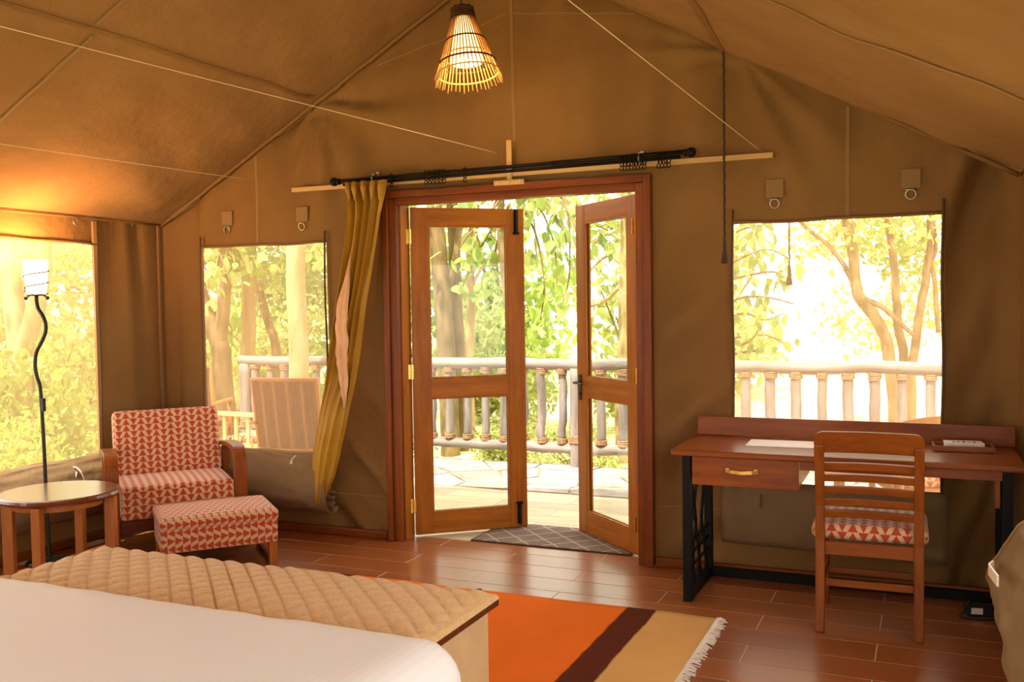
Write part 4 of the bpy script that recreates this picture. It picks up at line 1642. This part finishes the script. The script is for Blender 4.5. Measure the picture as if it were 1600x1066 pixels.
for x in (-4.28, -.64, 3.85):
    m = MB()
    P = [(x + .01 * nz(z * 4, x), .01 * nz(z * 4, x, 4), z) for z in lines(-.40, .875, .1)]
    m.tube(P, .066, 14)
    b = m.build('rail_post', 'logZ', rail, smooth=True)
    m = MB()
    for k in range(5):
        m.ring((x, 0, .21 + k * .014), (.1 * math.sin(k), .1, 1), .072, .007, 16, 5)
    m.build('rope_lashing', 'rope', b, smooth=True)

pp = at(467, 600, 2.45)
vp = thing('veranda_post', 'thick pale tree trunk post of the veranda seen through the mesh window', 'post', (pp.x, 2.45, 0))
m = MB()
P = [(.02 * nz(z * 1.5, 2), .02 * nz(z * 1.5, 7), z) for z in lines(-.01, 3.1, .15)]
m.tube(P, [.098 + .008 * nz(z[2] * 2, 5) - .004 * z[2] for z in P], 18)
m.build('trunk', 'barkpale', vp, smooth=True)
m = MB(); m.lathe([(.0, -.012), (.15, -.012), (.14, .03), (.11, .05), (.09, .05)], 18); m.build('footing', 'flag', vp)


def woven_chair(name, label, loc, rz):
    t = thing(name, label, 'chair', loc, rz)
    for s in (-1, 1):
        m = MB(); m.tube([(s * .27, .24, 0), (s * .27, .20, .36), (s * .265, .30, .93)], .019, 8); m.build('back_post', 'tableZ', t, smooth=True)
        m = MB(); m.tube([(s * .28, -.28, 0), (s * .28, -.27, .56)], .019, 8); m.build('leg', 'tableZ', t, smooth=True)
        m = MB(); m.board([(s * .29, -.30, .575), (s * .29, .28, .585)], (1, 0, 0), .06, .022); m.build('arm', 'tableY', t, bevel=.003)
        m = MB(); m.board([(s * .27, -.27, .33), (s * .27, .22, .31)], (0, 0, 1), .05, .022); m.build('seat_rail', 'tableY', t)
    back = []
    for i in range(20):
        x = -.262 + .524 * i / 19
        m = MB()
        m.board([(x, .205 + .05 * math.sin(math.pi * i / 19), .36), (x, .255 + .05 * math.sin(math.pi * i / 19), .64), (x, .300 + .05 * math.sin(math.pi * i / 19), .93)], (1, 0, 0), .0265, .012)
        m.build('woven_band', 'weave' if i % 4 else 'weave2', t)
    for z, y in ((.38, .21), (.92, .298)):
        m = MB(); m.tube([(-.262 + .524 * i / 8, y + .05 * math.sin(math.pi * i / 8) + .012, z) for i in range(9)], .014, 8); m.build('back_rail', 'tableX', t, smooth=True)
    cushion('seat', -.26, .26, -.28, .21, .335, .40, .02, 'weave', t, .01, 3)
    return t


p = at(487, 650, 1.15)
woven_chair('veranda_chair', 'brown striped woven veranda chair seen through the mesh window beside the curtain', (p.x, 1.05, -.004), R(180 + 8))
p = at(300, 650, 1.9)
woven_chair('veranda_chair', 'woven veranda chair mostly hidden at the corner edge of the mesh window', (p.x, 1.9, -.004), R(180 + 25))
p = at(385, 690, 1.75)
be = thing('veranda_bench', 'low slatted wooden veranda bench behind the mesh window beside the armchair', 'bench', (p.x, 1.78, -.004), R(-4))
for i in range(9):
    m = MB(); m.box(-.56 + i * .14 - .018, -.56 + i * .14 + .018, -.012, .012, .23, .48); m.build('slat', 'creamZ', be, bevel=.002)
m = MB(); m.box(-.60, .60, -.03, .03, .48, .515); m.build('back_rail', 'creamX', be, bevel=.003)
m = MB(); m.box(-.60, .60, .04, .50, .19, .23); m.build('seat_board', 'creamX', be, bevel=.003)
for sx in (-1, 1):
    for y in (0, .46):
        m = MB(); m.box(sx * .57 - .025, sx * .57 + .025, y - .025, y + .025, 0, .19 if y else .48); m.build('leg', 'creamZ', be, bevel=.002)
cc = thing('bench_cushion', 'flat red and cream cushion lying on the slatted veranda bench', 'cushion', (p.x + .02, 2.05, .227))
cushion('pad', -.35, .35, -.2, .2, 0, .05, .02, 'tri', cc, .008, 3)
pt = thing('white_jar', 'white ceramic jar standing on the bench cushion outside the mesh window', 'jar', (p.x + .08, 2.05, .292))
m = MB(); m.lathe([(0, 0), (.055, 0), (.07, .05), (.066, .13), (.05, .17), (.045, .17), (.058, .12), (0, .02)], 20); m.build('jar_body', 'white', pt, smooth=True)
m = MB(); m.ring((0, 0, .17), (0, 0, 1), .047, .005, 18, 6); m.build('rim', 'white', pt, smooth=True)

p = at(1452, 660, 1.1)
rc = thing('round_back_chair', 'wooden round backed veranda chair with red striped cushion outside the desk window', 'chair', (p.x, 1.10, -.004), R(200))
m = MB()
P = []
for i in range(17):
    a = math.pi * i / 16
    P.append((.30 * math.cos(a), .26 * math.sin(a) + .02, .60 + .13 * math.sin(a)))
m.board(P, (0, 0, 1), .12, .026); m.build('back_rest', 'tableX', rc, bevel=.004)
for sx, sy, h in ((-1, -1, .56), (1, -1, .56), (-1, 1, .66), (1, 1, .66)):
    m = MB(); m.tube([(sx * .25, sy * .20, 0), (sx * (.29 if sy < 0 else .22), sy * .20, h)], .022, 8); m.build('leg', 'tableZ', rc, smooth=True)
m = MB(); m.lathe([(0, .33), (.28, .33), (.30, .345), (.28, .36), (0, .36)], 28); m.build('seat', 'tableX', rc)
cushion('seat_cushion', -.22, .22, -.22, .20, .36, .42, .02, 'tri', rc, .01, 3)
p = at(1385, 745, .95)
rt = thing('round_table', 'round pale wooden veranda table seen below the desk through the mesh window', 'table', (p.x - .12, .98, -.004))
m = MB(); m.lathe([(0, .43), (.30, .43), (.315, .445), (.30, .46), (0, .46)], 36); m.build('table_top', 'tableX', rt)
for k in range(4):
    a = R(45 + 90 * k)
    m = MB(); m.tube([(.24 * math.cos(a), .24 * math.sin(a), 0), (.20 * math.cos(a), .20 * math.sin(a), .43)], .022, 8); m.build('leg', 'tableZ', rt, smooth=True)

# ------------------------------------------------------------------ trees and shrubs
def leaf_cloud(name, pos, size, seed, flat=.6):
    """many small pointed leaves as one mesh"""
    g = np.random.default_rng(seed)
    n = len(pos)
    a = g.normal(size=(n, 3)); a /= np.linalg.norm(a, axis=1)[:, None]
    b = g.normal(size=(n, 3)); b[:, 2] -= .3
    b -= (b * a).sum(1)[:, None] * a; b /= np.linalg.norm(b, axis=1)[:, None]
    L = (size * g.uniform(.6, 1.25, n))[:, None]
    wv = L * .24
    V = np.empty((n, 6, 3))
    c = np.cross(a, b)
    V[:, 0] = pos
    V[:, 1] = pos + a * L * .35 + b * wv + c * L * .05
    V[:, 2] = pos + a * L * .75 + b * wv * .7 + c * L * .03
    V[:, 3] = pos + a * L - c * L * .06
    V[:, 4] = pos + a * L * .75 - b * wv * .7 + c * L * .03
    V[:, 5] = pos + a * L * .35 - b * wv + c * L * .05
    me = bpy.data.meshes.new(name)
    base = np.arange(n)[:, None] * 6
    F = np.concatenate([base + np.array([0, 1, 2, 3]), base + np.array([0, 3, 4, 5])], 0)
    me.vertices.add(n * 6); me.vertices.foreach_set('co', V.reshape(-1))
    me.loops.add(F.size); me.loops.foreach_set('vertex_index', F.reshape(-1).astype(np.int32))
    me.polygons.add(len(F)); me.polygons.foreach_set('loop_start', np.arange(len(F), dtype=np.int32) * 4)
    me.update(calc_edges=True)
    return me


def blob(n, c, r, seed, shell=.5):
    g = np.random.default_rng(seed)
    d = g.normal(size=(n, 3)); d /= np.linalg.norm(d, axis=1)[:, None]
    k = g.uniform(shell, 1, n) ** .6
    w = 1 + .35 * np.array([nz(x * 1.7, y * 1.7, z * 1.7 + seed) for x, y, z in d])
    return np.array(c) + d * (k * w)[:, None] * np.array(r)


def shrub_mesh(seed, n=2000):
    g = np.random.default_rng(seed)
    P = []
    for k in range(9):
        c = g.uniform(-.7, .7, 3); c[2] = g.uniform(.2, 1.3)
        P.append(blob(n // 9, c, (.50, .50, .42), seed * 10 + k, .2))
    return leaf_cloud('foliage', np.concatenate(P), .13, seed)


def shrub_stems(seed):
    r3_ = random.Random(seed)
    m = MB()
    for k in range(7):
        a = r3_.uniform(0, 6.28); e = r3_.uniform(.3, .8); h = r3_.uniform(.8, 1.5)
        m.tube([(0, 0, -.25), (e * .3 * math.cos(a), e * .3 * math.sin(a), h * .4), (e * math.cos(a), e * math.sin(a), h)], [.03, .022, .008], 6)
    return m.mesh('stems')


SH = []
for k, mt in enumerate(('leaf2', 'leaf', 'leaf3', 'leaf2')):
    me = shrub_mesh(20 + k); me.materials.append(MAT[mt])
    st = shrub_stems(k); st.materials.append(MAT['bark'])
    SH.append((me, st))
def shrub(x, y, s, k, zs=1., label='sunlit leafy shrub in the bright thicket beyond the log railing', group='shrubs beyond the railing', z=None):
    t = thing('leafy_shrub', label, 'shrub', (x, y, ground_z(x, y) if z is None else z), random.uniform(0, 6.28), group)
    t.scale = (s, s, s * zs)
    for nme, me in zip(('foliage', 'stems'), SH[k % 4]):
        o = bpy.data.objects.new(nme, me); COL.objects.link(o); o.parent = t


rs = random.Random(11)
for x in np.arange(-8.5, -.2, 1.25):                       # low growth along the far edge of the deck
    shrub(float(x) + rs.uniform(-.2, .2), 4.2 + rs.uniform(-.2, .5), rs.uniform(.5, .66), rs.randrange(4), .75)
for x in np.arange(-12, -.5, 2.1):
    shrub(float(x) + rs.uniform(-.3, .3), 7.6 + rs.uniform(-.5, .8), rs.uniform(1.0, 1.2), rs.randrange(4), 1.1)
for x in np.arange(-15, -1.0, 3.4):
    shrub(float(x) + rs.uniform(-.4, .4), 11.5 + rs.uniform(-.8, 1.0), rs.uniform(1.7, 2.0), rs.randrange(4), 1.2)
for x, y, s in ((-5.0, -.5, .5), (-5.3, .9, .55), (-6.6, -.6, .8), (-7.4, 1.0, .9), (-6.9, 2.5, .9), (-8.6, 3.2, 1.2), (-9.4, .6, 1.3), (-9.0, -1.2, 1.2), (-11.5, 2.4, 1.9), (-11.8, 5.2, 2.0), (-11.0, -.6, 1.8)):
    shrub(x, y, s, rs.randrange(4), 1.25, 'sunlit leafy shrub seen through the side window behind the floor lamp', 'shrubs outside the side window')


def trunk_from(name, label, segs, mat, Y, foliage=None, fmat='leaf2', fsize=.12):
    """segs: list of (list of (u, v, Yoffset), r0, r1)"""
    first = at(segs[0][0][0][0], segs[0][0][0][1], Y)
    base = Vector((first.x, Y, ground_z(first.x, Y)))
    t = thing(name, label, 'tree', base)
    for i, (pts, r0, r1) in enumerate(segs):
        P = [at(u, v, Y + dy) - base for u, v, dy in pts]
        if i == 0:
            P = [Vector((P[0].x * 1.0, 0, -.15))] + P
        P = smooth_path(P, 5)
        n = len(P)
        P = [p_ + Vector((.02 * nz(k * .3, i, 2), .02 * nz(k * .3, i, 8), 0)) for k, p_ in enumerate(P)]
        m = MB(); m.tube(P, [(r0 + (r1 - r0) * k / (n - 1)) * (1 + .08 * nz(k * .5, i)) for k in range(n)], 12)
        m.build('trunk' if i == 0 else 'branch', mat, t, smooth=True)
    if foliage:
        P = []
        for j, (u, v, dy, rad, cnt) in enumerate(foliage):
            P.append(blob(cnt, at(u, v, Y + dy) - base, (rad, rad, rad * .75), 100 + j + int(u), .15))
        me = leaf_cloud('foliage', np.concatenate(P), fsize, int(Y * 10))
        new_obj('foliage', me, fmat, t)
    return t


trunk_from('forest_tree', 'thick grey brown tree trunk behind the glass of the open door by the curtain', [([(703, 660, 0), (697, 560, 0), (690, 450, 0), (681, 350, 0), (676, 250, 0)], .12, .09), ([(692, 480, 0), (712, 400, .1), (725, 300, .2)], .05, .03)], 'bark', 5.0,
           [(660, 180, 0, 1.3, 700), (740, 240, .4, .9, 500)], 'leaf')
trunk_from('forest_tree', 'darker slim tree trunk just behind the thick trunk at the open door', [([(722, 650, 0), (716, 560, 0), (712, 450, 0), (708, 350, 0), (707, 240, 0)], .085, .07)], 'bark', 5.35, [(700, 150, 0, 1.2, 600)], 'leaf3')
trunk_from('forest_tree', 'narrow sunlit tree trunk in the middle of the open door glass', [([(734, 650, 0), (732, 560, 0), (736, 480, 0), (734, 400, 0), (745, 320, .1)], .075, .045), ([(735, 470, 0), (715, 440, 0), (690, 425, .1)], .025, .01), ([(736, 450, 0), (765, 400, 0), (800, 372, .1)], .025, .01)], 'barkpale', 5.8, [(760, 220, 0, 1.2, 700)], 'leaf2')
trunk_from('forest_tree', 'pale mossy tree trunk behind the door leaf with the lever handle', [([(972, 640, 0), (975, 560, 0), (977, 450, 0), (980, 330, 0), (985, 230, 0)], .085, .065), ([(977, 440, 0), (945, 470, 0), (915, 480, 0)], .03, .012), ([(978, 420, 0), (950, 400, 0), (920, 425, 0)], .022, .01), ([(979, 380, 0), (950, 365, 0), (925, 385, .1)], .025, .012)], 'barkpale', 5.2, [(960, 220, 0, 1.2, 800), (940, 340, .8, .5, 250)], 'leaf2')
trunk_from('forked_tree', 'forked pale tree in the mesh window beside the curtain', [([(354, 680, 0), (347, 570, 0), (338, 522, 0), (316, 470, 0), (300, 380, 0)], .14, .09), ([(343, 548, 0), (349, 480, 0), (353, 420, 0), (360, 330, 0)], .09, .06)], 'bark', 4.2, [(330, 330, 0, .8, 600), (420, 395, .6, .7, 500), (350, 400, .3, .35, 200)], 'leaf', .13)
trunk_from('forest_tree', 'straight tree trunk left of the veranda post in the mesh window', [([(378, 690, 0), (386, 560, 0), (389, 470, 0), (385, 380, 0), (386, 280, 0)], .105, .08)], 'barkpale', 5.0, [(400, 300, 0, 1.0, 700), (395, 440, 1.0, .5, 250)], 'leaf2')
trunk_from('leaning_tree', 'leaning dark tree trunk between straight trunk and veranda post', [([(436, 640, 0), (432, 550, 0), (415, 490, 0), (400, 430, 0), (392, 360, 0)], .07, .05)], 'bark', 5.6, [(440, 440, .3, .8, 500), (500, 420, .2, .7, 500)], 'leaf3')
trunk_from('forked_tree', 'big forked tree right outside the side window behind the floor lamp', [([(44, 790, 0), (40, 700, 0), (34, 590, 0), (26, 500, 0), (10, 400, 0), (-5, 300, 0)], .17, .10), ([(34, 560, 0), (56, 480, 0), (68, 400, 0), (74, 300, 0)], .11, .08)], 'barkpale', 2.3, [(60, 250, 0, 1.2, 900), (130, 430, 1.2, .7, 500), (110, 520, 1.8, .8, 500), (95, 400, 1.5, .6, 400)], 'leaf2')
trunk_from('crooked_tree', 'crooked tree with a sharp elbow in the desk window', [([(1398, 640, 0), (1388, 550, 0), (1370, 500, 0), (1346, 470, 0), (1337, 440, 0), (1330, 380, 0), (1322, 330, 0), (1318, 250, 0)], 0.069, 0.053), ([(1336, 445, 0), (1312, 405, 0), (1285, 375, 0), (1250, 348, 0), (1225, 320, .2)], 0.030, 0.017), ([(1348, 466, 0), (1378, 480, 0), (1402, 500, 0), (1428, 525, 0)], 0.033, 0.023)], 'bark', 6.0,
           [(1300, 240, 0, 1.3, 800), (1300, 365, 1.5, .6, 280)], 'leaf2')
trunk_from('forest_tree', 'upright slim tree in the desk window behind the crooked one', [([(1416, 650, 0), (1412, 560, 0), (1403, 510, 0), (1401, 470, 0), (1398, 420, 0), (1388, 350, 0), (1385, 250, 0)], 0.056, 0.036)], 'bark', 6.2, [(1400, 250, 0, 1.2, 700), (1380, 370, 1.2, .55, 260), (1420, 400, .8, .5, 240)], 'leaf')
trunk_from('forest_tree', 'slanting tree at the far edge of the desk window', [([(1424, 650, 0), (1427, 560, 0), (1437, 490, 0), (1447, 430, 0), (1455, 370, 0), (1450, 280, 0)], 0.053, 0.036), ([(1447, 430, 0), (1462, 390, 0), (1458, 340, 0)], 0.023, 0.013), ([(1466, 520, 0), (1460, 440, 0), (1452, 400, 0)], 0.026, 0.026)], 'bark', 6.1, [(1470, 300, 0, 1.2, 800), (1440, 480, 1.4, .6, 260), (1350, 500, 2.5, .7, 260)], 'leaf2')

# --- trees whose large leaves can be told apart
def big_leaf(seed):
    m = MB()
    vs = [(0, 0, 0)]
    prof = [(.15, .16), (.38, .27), (.62, .25), (.84, .13)]
    for y, w in prof:
        for s in (-1, 0, 1):
            vs.append((s * w, y, (.07 if s else .0) - .10 * y * y * (1 + .3 * seed)))
    vs.append((0, 1, -.13))
    f = [(0, 2, 1), (0, 3, 2)]
    for i in range(3):
        a = 1 + i * 3
        f += [(a, a + 1, a + 4, a + 3), (a + 1, a + 2, a + 5, a + 4)]
    f += [(10, 11, 13), (11, 12, 13)]
    m.add(vs, f)
    return m.mesh('leaf')


BL = []
for k, mt in enumerate(('leaf', 'leaf2', 'leaf3')):
    me = big_leaf(k); me.materials.append(MAT[mt]); me.polygons.foreach_set('use_smooth', [True] * len(me.polygons)); BL.append(me)


def leafy(name, label, Y, trunk, twigs, per, size, seed, mats):
    first = at(trunk[0][0], trunk[0][1], Y)
    base = Vector((first.x, Y, ground_z(first.x, Y)))
    t = thing(name, label, 'tree', base)
    P = [Vector((0, 0, -.15))] + [at(u, v, Y) - base for u, v in trunk[1:]]
    m = MB(); P = smooth_path(P, 5); m.tube(P, [.07 - .045 * i / len(P) for i in range(len(P))], 10); m.build('trunk', 'bark', t, smooth=True)
    g = random.Random(seed)
    for tw in twigs:
        dy = g.uniform(-.5, .5)
        Q = [at(u, v, Y + dy * (i + 1) / len(tw)) - base for i, (u, v) in enumerate(tw)]
        Q = smooth_path(Q, 6)
        m = MB(); m.tube(Q, [.016 - .011 * i / len(Q) for i in range(len(Q))], 6); m.build('twig', 'bark', t, smooth=True)
        for k in range(per):
            q = Q[min(len(Q) - 1, int(g.uniform(.15, 1.0) * len(Q)))]
            o = bpy.data.objects.new('leaf', BL[g.choice(mats)]); COL.objects.link(o); o.parent = t
            o.location = q + Vector((g.gauss(0, .10), g.gauss(0, .12), g.gauss(-.03, .09)))
            s = size * g.uniform(.7, 1.3)
            o.scale = (s, s, s)
            o.rotation_euler = (R(g.uniform(-110, -15)), R(g.uniform(-45, 45)), g.uniform(0, 6.28))
    return t


leafy('broadleaf_tree', 'tree with large bright green hanging leaves filling the gap between the door leaves', 4.0,
      [(812, 660), (806, 560), (790, 440), (782, 330), (800, 180)],
      [[(800, 290), (840, 320), (865, 380), (870, 450)], [(805, 270), (860, 300), (895, 345), (905, 400)], [(800, 300), (835, 360), (850, 440), (845, 500)], [(790, 300), (760, 340), (730, 370), (712, 400)],
       [(785, 330), (755, 380), (735, 420), (722, 450)], [(790, 290), (740, 310), (690, 320), (650, 330)], [(795, 320), (780, 370), (770, 420), (790, 470)], [(810, 260), (880, 310), (890, 420), (880, 470)], [(830, 290), (900, 320), (930, 350), (950, 360)],
       [(810, 270), (825, 310), (835, 350), (838, 400)], [(800, 260), (850, 310), (880, 360), (885, 385)], [(795, 280), (770, 330), (790, 380), (785, 420)]],
      24, .155, 5, [0, 0, 1, 1, 2])
leafy('broadleaf_tree', 'tree with clustered mid green leaves at the near edge of the desk window', 4.6,
      [(1120, 660), (1122, 560), (1126, 450), (1130, 330), (1135, 220)],
      [[(1128, 420), (1165, 400), (1200, 390), (1235, 405)], [(1128, 440), (1170, 430), (1205, 425), (1225, 430)], [(1126, 480), (1160, 465), (1200, 465), (1240, 475)], [(1126, 500), (1165, 490), (1195, 500), (1225, 490)],
       [(1124, 540), (1160, 525), (1200, 525), (1240, 545)], [(1124, 560), (1165, 550), (1205, 550), (1230, 560)], [(1130, 380), (1155, 360), (1175, 355), (1190, 352)], [(1124, 570), (1150, 545), (1175, 530), (1185, 515)], [(1128, 400), (1155, 380), (1180, 375), (1210, 380)]],
      26, .115, 9, [0, 2, 2, 1])
leafy('broadleaf_tree', 'tree with pale drooping leaves at the top of the mesh window beside the curtain', 3.6,
      [(290, 700), (292, 560), (296, 450), (300, 350), (305, 250)],
      [[(302, 340), (325, 370), (345, 400), (352, 425)], [(302, 320), (340, 360), (370, 390), (378, 410)], [(304, 300), (360, 340), (420, 370), (440, 395)], [(304, 300), (380, 330), (470, 360), (505, 400)], [(300, 370), (318, 410), (325, 440), (326, 460)]],
      22, .15, 13, [1, 1, 0])

GROUPS = {'rolled_flap': 'rolled canvas window flaps', 'guy_cord': 'white cords under the tent roof', 'pull_rope': 'dark tasselled ropes', 'veranda_chair': 'woven chairs on the veranda',
          'forest_tree': 'tree trunks beyond the railing', 'broadleaf_tree': 'large leaved trees', 'forked_tree': 'forked trees outside', 'added_bedside_lamp': 'added unseen lamps', 'added_bedside_cabinet': 'added unseen cabinets'}
for o in COL.objects:
    if o.parent is None and o.name.split('.')[0] in GROUPS:
        o['group'] = GROUPS[o.name.split('.')[0]]
